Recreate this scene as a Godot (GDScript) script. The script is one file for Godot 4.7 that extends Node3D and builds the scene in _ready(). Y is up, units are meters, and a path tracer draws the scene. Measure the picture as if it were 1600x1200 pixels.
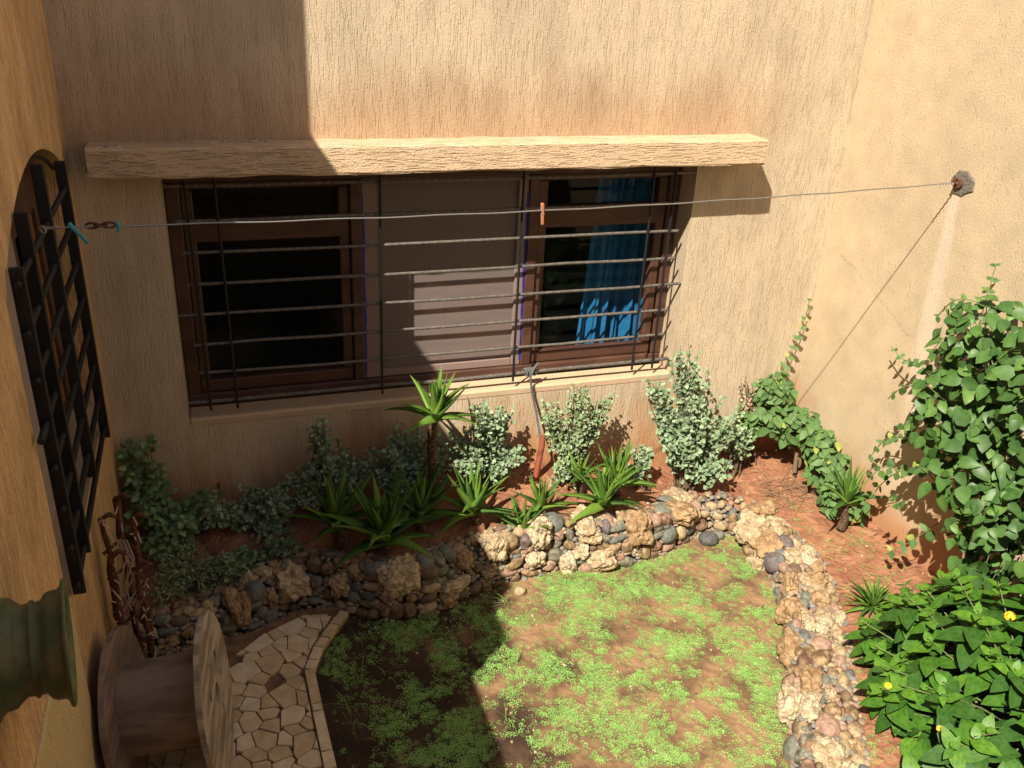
extends Node3D
# A walled garden corner seen from a first-floor window: house wall with a barred window, arched
# window on the left wall, rockery bed with aloes, saltbush, vine and lantana.

const XR := 4.149
var rng := RandomNumberGenerator.new()
var nz := FastNoiseLite.new()
var taken := {}
var M := {}
var cam: Camera3D

# ------------------------------------------------------------------ small helpers
func lin(r: float, g: float, b: float) -> Color:
	return Color(r, g, b).linear_to_srgb()

func numbered(called: String) -> String:
	if not taken.has(called):
		taken[called] = 0
		return called
	taken[called] += 1
	return "%s_%03d" % [called, taken[called]]

func tag(o: Node3D, label: String, category := "", group := "", kind := "") -> Node3D:
	if label: o.set_meta("label", label)
	if category: o.set_meta("category", category)
	if group: o.set_meta("group", group)
	if kind: o.set_meta("kind", kind)
	return o

func thing(called: String, at: Vector3, label: String, category: String, group := "") -> Node3D:
	var o := Node3D.new()
	o.name = numbered(called)
	add_child(o)
	o.position = at
	tag(o, label, category, group)
	return o

func put(called: String, m: Mesh, material: Material, parent: Node3D = null, xf := Transform3D()) -> MeshInstance3D:
	# the mesh and xf are in world coordinates; parents are only moved, never turned
	var o := MeshInstance3D.new()
	o.mesh = m
	o.material_override = material
	if parent == null:
		o.name = numbered(called)
		add_child(o)
		o.transform = xf
	else:
		o.name = called
		parent.add_child(o, true)
		xf.origin -= parent.global_position
		o.transform = xf
	return o

func sub(called: String, m: Mesh, material: Material, part: Node3D) -> MeshInstance3D:
	# a sub-part, given in the coordinates of its part
	var o := MeshInstance3D.new()
	o.mesh = m
	o.material_override = material
	o.name = called
	part.add_child(o, true)
	return o

func structure(called: String, m: Mesh, material: Material) -> MeshInstance3D:
	var o := put(called, m, material)
	o.set_meta("kind", "structure")
	return o

func scatter(called: String, m: Mesh, material: Material, xfs: Array, cols: Array, parent: Node3D = null) -> MultiMeshInstance3D:
	var mm := MultiMesh.new()
	mm.transform_format = MultiMesh.TRANSFORM_3D
	mm.use_colors = cols.size() > 0
	mm.mesh = m
	mm.instance_count = xfs.size()
	var off := Vector3.ZERO if parent == null else parent.global_position
	for i in xfs.size():
		var t: Transform3D = xfs[i]
		t.origin -= off
		mm.set_instance_transform(i, t)
		if cols.size() > 0:
			mm.set_instance_color(i, cols[i])
	var o := MultiMeshInstance3D.new()
	o.multimesh = mm
	o.material_override = material
	if parent == null:
		o.name = numbered(called)
		add_child(o)
	else:
		o.name = called
		parent.add_child(o, true)
	o.set_meta("kind", "stuff")
	return o

func begin() -> SurfaceTool:
	var st := SurfaceTool.new()
	st.begin(Mesh.PRIMITIVE_TRIANGLES)
	st.set_smooth_group(-1)
	return st

func done(st: SurfaceTool) -> ArrayMesh:
	st.generate_normals()
	return st.commit()

func tri(st: SurfaceTool, a: Vector3, b: Vector3, c: Vector3) -> void:
	st.add_vertex(a); st.add_vertex(b); st.add_vertex(c)

func quad(st: SurfaceTool, a: Vector3, b: Vector3, c: Vector3, d: Vector3) -> void:
	tri(st, a, b, c); tri(st, a, c, d)

func quad_out(st: SurfaceTool, a: Vector3, b: Vector3, c: Vector3, d: Vector3, out: Vector3) -> void:
	if (b - a).cross(c - a).dot(out) > 0.0:   # clockwise faces look against the cross product
		quad(st, a, d, c, b)
	else:
		quad(st, a, b, c, d)

func quad_tinted(st: SurfaceTool, v: Array, c: Array, out: Vector3) -> void:
	var order := [0, 1, 2, 0, 2, 3]
	if ((v[1] - v[0]) as Vector3).cross(v[2] - v[0]).dot(out) > 0.0: order = [0, 3, 2, 0, 2, 1]
	for k in order:
		st.set_color(c[k])
		st.add_vertex(v[k])

func tri_out(st: SurfaceTool, a: Vector3, b: Vector3, c: Vector3, out: Vector3) -> void:
	if (b - a).cross(c - a).dot(out) > 0.0:
		tri(st, a, c, b)
	else:
		tri(st, a, b, c)

# a box with chamfered edges
func box(st: SurfaceTool, c: Vector3, s: Vector3, bev := 0.004, bs := Basis()) -> void:
	var h := s * 0.5
	bev = minf(bev, minf(h.x, minf(h.y, h.z)) * 0.6)
	st.set_smooth_group(-1)
	var p := func(ax: int, sx: float, sy: float, sz: float) -> Vector3:
		var v := Vector3(sx * (h.x - (0.0 if ax == 0 else bev)), sy * (h.y - (0.0 if ax == 1 else bev)), sz * (h.z - (0.0 if ax == 2 else bev)))
		return c + bs * v
	for ax in 3:
		for sg in [-1.0, 1.0]:
			var q: Array = []
			for k in [[-1.0, -1.0], [1.0, -1.0], [1.0, 1.0], [-1.0, 1.0]]:
				var v := Vector3.ZERO
				v[ax] = sg
				v[(ax + 1) % 3] = k[0]
				v[(ax + 2) % 3] = k[1]
				q.append(p.call(ax, v.x, v.y, v.z))
			var o := Vector3.ZERO
			o[ax] = sg
			quad_out(st, q[0], q[1], q[2], q[3], bs * o)
	if bev > 0.0:
		for ax in 3:      # the twelve edges along axis ax
			var u := (ax + 1) % 3
			var w := (ax + 2) % 3
			for su in [-1.0, 1.0]:
				for sw in [-1.0, 1.0]:
					var v0 := Vector3.ZERO
					v0[u] = su
					v0[w] = sw
					var a := v0; a[ax] = -1.0
					var b := v0; b[ax] = 1.0
					quad_out(st, p.call(u, a.x, a.y, a.z), p.call(u, b.x, b.y, b.z), p.call(w, b.x, b.y, b.z), p.call(w, a.x, a.y, a.z), bs * v0)
		for sx in [-1.0, 1.0]:
			for sy in [-1.0, 1.0]:
				for sz in [-1.0, 1.0]:
					tri_out(st, p.call(0, sx, sy, sz), p.call(1, sx, sy, sz), p.call(2, sx, sy, sz), bs * Vector3(sx, sy, sz))

func span(st: SurfaceTool, lo: Vector3, hi: Vector3, bev := 0.004) -> void:
	box(st, (lo + hi) * 0.5, hi - lo, bev)

func tube(st: SurfaceTool, pts: Array, radii: Array, sides := 6, caps := true) -> void:
	st.set_smooth_group(0)
	var rings: Array = []
	var up := Vector3(0.31, 0.9, 0.17)
	for i in pts.size():
		var d: Vector3 = (pts[mini(i + 1, pts.size() - 1)] - pts[maxi(i - 1, 0)]).normalized()
		var a := d.cross(up)
		if a.length() < 0.05: a = d.cross(Vector3(1, 0, 0.3))
		a = a.normalized()
		up = a.cross(d)
		var b := d.cross(a).normalized()
		var r: float = radii[i] if i < radii.size() else radii[radii.size() - 1]
		var ring: Array = []
		for k in sides:
			var t := TAU * k / sides
			ring.append(pts[i] + (a * cos(t) + b * sin(t)) * r)
		rings.append(ring)
	for i in pts.size() - 1:
		for k in sides:
			var k2 := (k + 1) % sides
			var mid: Vector3 = (rings[i][k] + rings[i + 1][k2]) * 0.5 - (pts[i] + pts[i + 1]) * 0.5
			quad_out(st, rings[i][k], rings[i][k2], rings[i + 1][k2], rings[i + 1][k], mid)
	if caps:
		st.set_smooth_group(-1)
		for e in [0, pts.size() - 1]:
			var o: Vector3 = pts[e] - pts[1 if e == 0 else e - 1]
			for k in range(1, sides - 1):
				tri_out(st, rings[e][0], rings[e][k], rings[e][k + 1], o)
	st.set_smooth_group(-1)

# a profile of (along, radius) turned about the axis of xf's x
func lathe(st: SurfaceTool, prof: Array, sides: int, xf: Transform3D, out := 1.0, smooth := true) -> void:
	st.set_smooth_group(0 if smooth else -1)
	for i in prof.size() - 1:
		var p: Vector2 = prof[i]
		var q: Vector2 = prof[i + 1]
		if not smooth: st.set_smooth_group(i + 1)
		for k in sides:
			var a := TAU * k / sides
			var b := TAU * (k + 1) / sides
			var f := func(v: Vector2, t: float) -> Vector3: return xf * Vector3(v.x, v.y * cos(t), v.y * sin(t))
			var n := Vector3(-(q.y - p.y), (q.x - p.x) * cos((a + b) / 2), (q.x - p.x) * sin((a + b) / 2)) * out
			quad_out(st, f.call(p, a), f.call(p, b), f.call(q, b), f.call(q, a), xf.basis * n)
	st.set_smooth_group(-1)

# a flat polygon (in 2D) given thickness along n; fr(v2) gives its point on the front
func prism(st: SurfaceTool, poly: PackedVector2Array, o: Vector3, u: Vector3, v: Vector3, n: Vector3, depth: float, sides := true, inset := 0.0) -> void:
	var idx := Geometry2D.triangulate_polygon(poly)
	var front: Array = []
	var back: Array = []
	var ctr := Vector2.ZERO
	for q in poly: ctr += q / poly.size()
	for q in poly:
		var qq := q if inset == 0.0 else q + (ctr - q).normalized() * inset
		front.append(o + u * qq.x + v * qq.y)
		back.append(o + u * q.x + v * q.y - n * depth)
	for i in range(0, idx.size(), 3):
		tri_out(st, front[idx[i]], front[idx[i + 1]], front[idx[i + 2]], n)
		if sides and inset == 0.0:
			tri_out(st, back[idx[i]], back[idx[i + 1]], back[idx[i + 2]], -n)
	if sides:
		var ccw := not Geometry2D.is_polygon_clockwise(poly)
		for i in poly.size():
			var j := (i + 1) % poly.size()
			var e := poly[j] - poly[i]
			var w := (u * e.y - v * e.x) * (1.0 if ccw else -1.0)
			if inset > 0.0:
				var sf: Vector3 = front[i] - n * inset + (back[i] - front[i] + n * depth)
				var sg: Vector3 = front[j] - n * inset + (back[j] - front[j] + n * depth)
				quad_out(st, front[i], front[j], sg, sf, w + n * e.length())
				quad_out(st, sf, sg, back[j], back[i], w)
			else:
				quad_out(st, front[i], front[j], back[j], back[i], w)

# ------------------------------------------------------------------ textures
func tex(im: Image) -> ImageTexture:
	return ImageTexture.create_from_image(im)

func noise_vals(n: int, freq: float, oct: int, sd: int, sx := 1.0) -> PackedByteArray:
	var f := FastNoiseLite.new()
	f.noise_type = FastNoiseLite.TYPE_SIMPLEX_SMOOTH
	f.seed = sd
	f.frequency = freq
	f.fractal_octaves = oct
	f.domain_warp_enabled = false
	var w := int(n * sx)
	var im := f.get_seamless_image(w, n)
	im.resize(n, n, Image.INTERPOLATE_BILINEAR)
	im.convert(Image.FORMAT_L8)
	return im.get_data()

func grey_image(n: int, d: PackedByteArray) -> Image:
	return Image.create_from_data(n, n, false, Image.FORMAT_L8, d)

# grooved render: vertical worm tracks dragged by stones under the float
func groove_field(n: int, count: int, lmin: int, lmax: int, wmax: float, wander: float, sd: int, fine: float) -> PackedFloat32Array:
	var r := RandomNumberGenerator.new()
	r.seed = sd
	var f := PackedFloat32Array()
	f.resize(n * n)
	f.fill(0.0)
	for k in count:
		var x := r.randf() * n
		var y := r.randi() % n
		var ln := r.randi_range(lmin, lmax)
		var w := r.randf_range(0.6, wmax)
		var dep := r.randf_range(0.3, 1.0)
		var drift := r.randfn(0.0, wander * 0.5)
		for i in ln:
			x += drift * 0.4 + r.randfn(0.0, wander)
			var t := float(i) / ln
			var ww := w * minf(1.0, minf(t * 5.0, (1.0 - t) * 3.0) + 0.25)
			var x0 := int(floor(x - ww))
			for xx in range(x0, int(ceil(x + ww)) + 1):
				var d := absf(xx - x) / (ww + 0.3)
				if d < 1.0:
					var at := ((y + i) % n) * n + posmod(xx, n)
					f[at] = maxf(f[at], dep * (1.0 - d * d))
	return f

func render_textures(name_: String, n: int, g: PackedFloat32Array, base: Color, dust: Color, sd: int, grain := 0.25) -> void:
	var fine := noise_vals(n, 0.12, 3, sd)
	var big := noise_vals(n, 0.006, 4, sd + 1)
	var hd := PackedByteArray()
	hd.resize(n * n)
	var ad := PackedByteArray()
	ad.resize(n * n * 3)
	for i in n * n:
		var fv := fine[i] / 255.0
		var bv := big[i] / 255.0
		hd[i] = int(clampf(0.78 - 0.65 * g[i] + grain * (fv - 0.5), 0, 1) * 255)
		var k := 0.9 + 0.12 * fv + 0.06 * (bv - 0.5)
		var c := base.lerp(dust, clampf(g[i] * 0.6 + (bv - 0.55) * 0.35, 0, 1))
		ad[i * 3] = int(clampf(c.r * k, 0, 1) * 255)
		ad[i * 3 + 1] = int(clampf(c.g * k, 0, 1) * 255)
		ad[i * 3 + 2] = int(clampf(c.b * k, 0, 1) * 255)
	M[name_ + "_h"] = grey_image(n, hd)
	M[name_ + "_a"] = Image.create_from_data(n, n, false, Image.FORMAT_RGB8, ad)

func noise_albedo(n: int, a: Color, b: Color, freq: float, oct: int, sd: int, sx := 1.0, contrast := 1.6) -> ImageTexture:
	var d := noise_vals(n, freq, oct, sd, sx)
	var d2 := noise_vals(n, freq * 7.0, 2, sd + 9, sx)
	var out := PackedByteArray()
	out.resize(n * n * 3)
	for i in n * n:
		var t := clampf((d[i] / 255.0 - 0.5) * contrast + 0.5 + (d2[i] / 255.0 - 0.5) * 0.5, 0, 1)
		var c := a.lerp(b, t)
		out[i * 3] = int(c.r * 255); out[i * 3 + 1] = int(c.g * 255); out[i * 3 + 2] = int(c.b * 255)
	return tex(Image.create_from_data(n, n, false, Image.FORMAT_RGB8, out))

func height_noise(n: int, freq: float, oct: int, sd: int, sx := 1.0) -> ImageTexture:
	return tex(grey_image(n, noise_vals(n, freq, oct, sd, sx)))

func plain(c: Color, rough := 0.8, metal := 0.0) -> StandardMaterial3D:
	var m := StandardMaterial3D.new()
	m.albedo_color = c
	m.roughness = rough
	m.metallic = metal
	return m

func world_tex(m: StandardMaterial3D, a: Texture2D, h: Texture2D, scale: Vector3, depth_cm: float, world := true) -> StandardMaterial3D:
	m.uv1_triplanar = true
	m.uv1_world_triplanar = world
	m.uv1_triplanar_sharpness = 6.0
	m.uv1_scale = scale
	if a: m.albedo_texture = a
	if h:
		m.heightmap_enabled = true
		m.heightmap_texture = h
		m.heightmap_scale = depth_cm
	return m

# stains and splashes that belong to the wall, plus painted shade for the lawn soil: factors per colour, over u (along) and v (up)
func stain_shade_texture(n: int, sd: int, what: Callable) -> ImageTexture:
	var f := FastNoiseLite.new()
	f.seed = sd
	f.frequency = 1.0
	f.fractal_octaves = 4
	var out := PackedByteArray()
	out.resize(n * n * 3)
	for j in n:
		for i in n:
			var u := (i + 0.5) / n
			var v := 1.0 - (j + 0.5) / n
			var c: Color = what.call(u, v, f)
			var at := (j * n + i) * 3
			out[at] = int(clampf(c.r, 0, 1) * 255); out[at + 1] = int(clampf(c.g, 0, 1) * 255); out[at + 2] = int(clampf(c.b, 0, 1) * 255)
	return tex(Image.create_from_data(n, n, false, Image.FORMAT_RGB8, out))

func stain_shaded(m: StandardMaterial3D, t: Texture2D, scale: Vector3, offset: Vector3) -> StandardMaterial3D:
	m.detail_enabled = true
	m.detail_blend_mode = BaseMaterial3D.BLEND_MODE_MUL
	m.detail_uv_layer = BaseMaterial3D.DETAIL_UV_2
	m.detail_albedo = t
	m.uv2_triplanar = true
	m.uv2_world_triplanar = true
	m.uv2_triplanar_sharpness = 8.0
	m.uv2_scale = scale
	m.uv2_offset = offset
	return m

func leaf_texture(n: int, a: Color, b: Color, vein: Color, pairs: int, sd: int) -> ImageTexture:
	var d := noise_vals(n, 0.02, 3, sd)
	var im := Image.create(n, n, false, Image.FORMAT_RGB8)
	for j in n:
		for i in n:
			var u := (i + 0.5) / n - 0.5
			var v := (j + 0.5) / n
			var c := a.lerp(b, clampf((d[j * n + i] / 255.0 - 0.5) * 1.8 + 0.5, 0, 1))
			var s := fposmod((v - absf(u) * 0.55) * pairs, 1.0)
			var ve := maxf(0.0, 1.0 - absf(u) * n / 2.6) * 0.8
			ve = maxf(ve, maxf(0.0, 1.0 - absf(s - 0.5) * 9.0) * 0.35)
			im.set_pixel(i, j, c.lerp(vein, ve))
	return tex(im)

func leaf_mat(c: Color, t: Texture2D, rough: float, through := 0.35, copies := false) -> StandardMaterial3D:
	var m := plain(c, rough)
	m.metallic_specular = 0.32
	if t: m.albedo_texture = t
	m.backlight_enabled = true
	m.backlight = Color(through, through, through * 0.5)
	m.cull_mode = BaseMaterial3D.CULL_DISABLED
	m.vertex_color_use_as_albedo = copies
	return m

# ------------------------------------------------------------------ leaves
# a leaf lying along +z from the origin, face up; outline by wf(t)
func leaf(len_: float, wid: float, fold: float, droop: float, segs: int, shape: int) -> ArrayMesh:
	var st := begin()
	st.set_smooth_group(0)
	var rows: Array = []
	for i in segs + 1:
		var t := float(i) / segs
		var w := 0.0
		match shape:
			0: w = pow(sin(PI * pow(t, 0.75)), 0.9)            # pointed ellipse
			1: w = pow(maxf(0.0, 1.0 - pow((t - 0.36) / 0.64, 1.55)), 0.9) if t > 0.36 else pow(maxf(0.0, 1.0 - pow((0.36 - t) / 0.36, 2.4)), 0.6)   # round-ovate
			2: w = pow(maxf(sin(PI * pow(t, 0.66)), 0.0), 0.78) * (1.0 - 0.15 * t) + 0.015    # broad, widest below the middle
		if i == segs: w = 0.0
		w *= wid * 0.5
		var y := -droop * len_ * t * t
		var z := len_ * (t - 0.18 * absf(droop) * t * t)
		var lift := fold * w
		rows.append([Vector3(-w, y + lift, z), Vector3(0, y, z), Vector3(w, y + lift, z), t])
	for i in segs:
		var a: Array = rows[i]
		var b: Array = rows[i + 1]
		for s in [0, 1]:
			var vs := [a[s], a[s + 1], b[s + 1], b[s]]
			var us := [Vector2(0.5 * s + (0.5 - a[2].x / wid) * (1 - 2 * s) * 1.0, a[3]), Vector2(0.5 + (a[2].x / wid) * s, a[3]), Vector2(0.5 + (b[2].x / wid) * s, b[3]), Vector2(0.5 - (b[2].x / wid) * (1 - s), b[3])]
			us[0] = Vector2(0.5 - (a[2].x / wid) * (1 - s), a[3])
			for k in [0, 1, 2, 0, 2, 3]:
				st.set_uv(us[k])
				st.add_vertex(vs[k])
	return done(st)

# a thick channelled aloe leaf along +z, rising and bending with curl
func aloe_leaf(len_: float, wid: float, curl: float, segs := 7) -> ArrayMesh:
	var st := begin()
	st.set_smooth_group(0)
	var pts: Array = []
	var ang := 0.0
	var p := Vector3.ZERO
	var tint: Array = []
	for i in segs + 1:
		var t := float(i) / segs
		var c := Color(0.62, 0.72, 0.62).lerp(Color(0.95, 1.0, 0.85), maxf(0.0, 1.0 - t * 3.0))
		tint.append(c if t < 0.95 else Color(0.9, 0.55, 0.5))
	for i in segs + 1:
		var t := float(i) / segs
		var w := wid * 0.5 * (1.0 - pow(t, 1.6)) * (0.8 + 0.2 * sin(PI * minf(t * 2.0, 1.0)))
		if i == segs: w = 0.0006
		var u := Vector3(0, sin(ang), cos(ang))
		var n := Vector3(0, cos(ang), -sin(ang))
		var th := wid * 0.16 * (1.0 - t * 0.8)
		pts.append([p + Vector3(-w, 0, 0) + n * w * 0.5, p + n * 0.0, p + Vector3(w, 0, 0) + n * w * 0.5, p - n * th + Vector3(w * 0.45, 0, 0), p - n * th - Vector3(w * 0.45, 0, 0)])
		p += u * len_ / segs
		ang -= curl / segs
	for i in segs:
		for k in 5:
			var k2 := (k + 1) % 5
			var c: Vector3 = (pts[i][0] + pts[i][1] + pts[i][2] + pts[i][3] + pts[i][4]) / 5.0
			var mid: Vector3 = (pts[i][k] + pts[i][k2]) * 0.5
			var o: Vector3 = mid - c
			if k < 2: o = Vector3(0, 1, 0)
			quad_tinted(st, [pts[i][k], pts[i][k2], pts[i + 1][k2], pts[i + 1][k]], [tint[i], tint[i], tint[i + 1], tint[i + 1]], o)
	st.set_color(Color(0.8, 0.85, 0.7))
	# little teeth on both edges
	st.set_smooth_group(-1)
	for i in segs - 1:
		for s in [0, 2]:
			var a: Vector3 = pts[i][s]
			var b: Vector3 = pts[i + 1][s]
			for q in 2:
				var m := a.lerp(b, 0.25 + 0.5 * q)
				var d := (b - a).normalized() * len_ * 0.012
				var tip := m + Vector3((-1.0 if s == 0 else 1.0) * len_ * 0.014, len_ * 0.004, 0) + d
				tri(st, m - d, m + d, tip)
				tri(st, m + d, m - d, tip)
	return done(st)

func facing(at: Vector3, dir: Vector3, normal: Vector3, scale := 1.0) -> Transform3D:
	var z := dir.normalized()
	var x := normal.cross(z)
	if x.length() < 0.01: x = Vector3(1, 0, 0.2).cross(z)
	x = x.normalized()
	var y := z.cross(x)
	return Transform3D(Basis(x * scale, y * scale, z * scale), at)

func rnd_dir() -> Vector3:
	return Vector3(rng.randfn(), rng.randfn(), rng.randfn()).normalized()

func stone_mesh(sd: int, sub_: int, rough: float, pit: float, boxy := 0.0) -> ArrayMesh:
	# a sphere of triangles pushed about by noise: radius about 1
	var f := FastNoiseLite.new()
	f.seed = sd
	f.frequency = 0.55
	f.fractal_octaves = 4
	var f2 := FastNoiseLite.new()
	f2.noise_type = FastNoiseLite.TYPE_CELLULAR
	f2.seed = sd + 3
	f2.frequency = 1.3
	var t := (1.0 + sqrt(5.0)) / 2.0
	var v: Array = []
	for q in [[-1, t, 0], [1, t, 0], [-1, -t, 0], [1, -t, 0], [0, -1, t], [0, 1, t], [0, -1, -t], [0, 1, -t], [t, 0, -1], [t, 0, 1], [-t, 0, -1], [-t, 0, 1]]:
		v.append(Vector3(q[0], q[1], q[2]).normalized())
	var fs: Array = []
	for s in ["0 11 5", "0 5 1", "0 1 7", "0 7 10", "0 10 11", "1 5 9", "5 11 4", "11 10 2", "10 7 6", "7 1 8", "3 9 4", "3 4 2", "3 2 6", "3 6 8", "3 8 9", "4 9 5", "2 4 11", "6 2 10", "8 6 7", "9 8 1"]:
		var p: PackedStringArray = s.split(" ")
		fs.append([v[int(p[0])], v[int(p[1])], v[int(p[2])]])
	for k in sub_:
		var nf: Array = []
		for q in fs:
			var ab: Vector3 = ((q[0] + q[1]) as Vector3).normalized()
			var bc: Vector3 = ((q[1] + q[2]) as Vector3).normalized()
			var ca: Vector3 = ((q[2] + q[0]) as Vector3).normalized()
			nf.append_array([[q[0], ab, ca], [ab, q[1], bc], [ca, bc, q[2]], [ab, bc, ca]])
		fs = nf
	var st := begin()
	st.set_smooth_group(0 if rough < 0.3 or sub_ > 2 else -1)
	for q in fs:
		var o: Array = []
		for p in q:
			var pp: Vector3 = p
			var r := 1.0 + rough * f.get_noise_3dv(pp * 1.6) * 1.6
			if boxy > 0.0:
				r *= lerpf(1.0, 0.85 / maxf(absf(pp.x), maxf(absf(pp.y), absf(pp.z))), boxy)
			if pit > 0.0:
				var c := f2.get_noise_3dv(pp * 2.2)
				r -= pit * clampf(-c * 1.6 - 0.75, 0.0, 0.6)
				r += rough * 0.16 * f.get_noise_3dv(pp * 6.0)
			o.append(pp * r)
		tri_out(st, o[0], o[1], o[2], q[0] + q[1] + q[2])
	return done(st)

# ------------------------------------------------------------------ the lie of the land
var W := PackedVector2Array()      # foot of the rockery, from the left wall round to the front
var S := PackedFloat32Array()
const SC := [0.0, 0.6, 0.9, 1.4, 2.4, 3.0, 3.45, 3.75, 4.2, 6.2]
const HH := [0.16, 0.2, 0.25, 0.27, 0.27, 0.24, 0.15, 0.12, 0.12, 0.12]
const WW := [0.10, 0.10, 0.10, 0.08, 0.08, 0.10, 0.16, 0.22, 0.24, 0.24]

func interp(s: float, ys: Array) -> float:
	for i in SC.size() - 1:
		if s <= SC[i + 1]:
			return lerpf(ys[i], ys[i + 1], clampf((s - SC[i]) / (SC[i + 1] - SC[i]), 0, 1))
	return ys[ys.size() - 1]

func foot(s: float) -> Vector2:
	for i in W.size() - 1:
		if s <= S[i + 1]:
			return W[i].lerp(W[i + 1], clampf((s - S[i]) / (S[i + 1] - S[i]), 0, 1))
	return W[W.size() - 1]

func into_bed(s: float) -> Vector2:
	var t := (foot(s + 0.08) - foot(s - 0.08)).normalized()
	return Vector2(t.y, -t.x)

func rock_face(s: float, t: float) -> Vector3:
	var h := interp(s, HH)
	var n := into_bed(s)
	var b := foot(s)
	if t < h:
		b += n * 0.25 * t
		return Vector3(b.x, t, b.y)
	b += n * (0.25 * h + t - h)
	return Vector3(b.x, h, b.y)

func near_foot(p: Vector2) -> Vector2:      # (signed distance: positive in the bed, s there)
	var best := 1e9
	var at := 0.0
	var sign_ := 1.0
	for i in W.size() - 1:
		var a := W[i]
		var b := W[i + 1]
		var e := b - a
		var k := clampf((p - a).dot(e) / e.length_squared(), 0, 1)
		var d := p.distance_to(a + e * k)
		if d < best - 1e-6:
			best = d
			at = lerpf(S[i], S[i + 1], k)
			var n := into_bed(at)
			sign_ = 1.0 if (p - (a + e * k)).dot(n) > 0.0 else -1.0
	return Vector2(best * sign_, at)

func ground_y(x: float, z: float) -> float:
	var q := near_foot(Vector2(x, z))
	var lawn := nz.get_noise_2d(x * 90.0, z * 90.0) * 0.008 + nz.get_noise_2d(x * 300.0, z * 300.0) * 0.004
	if q.x <= 0.0:
		return lawn
	var hb := interp(q.y, HH) - 0.03 + minf(0.07, maxf(0.0, q.x - 0.15) * 0.12)
	return lawn + smoothstep(0.03, 0.17, q.x) * (hb + nz.get_noise_2d(x * 60.0 + 50.0, z * 60.0) * 0.03 + nz.get_noise_2d(x * 220.0, z * 220.0 + 30.0) * 0.012)

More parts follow.
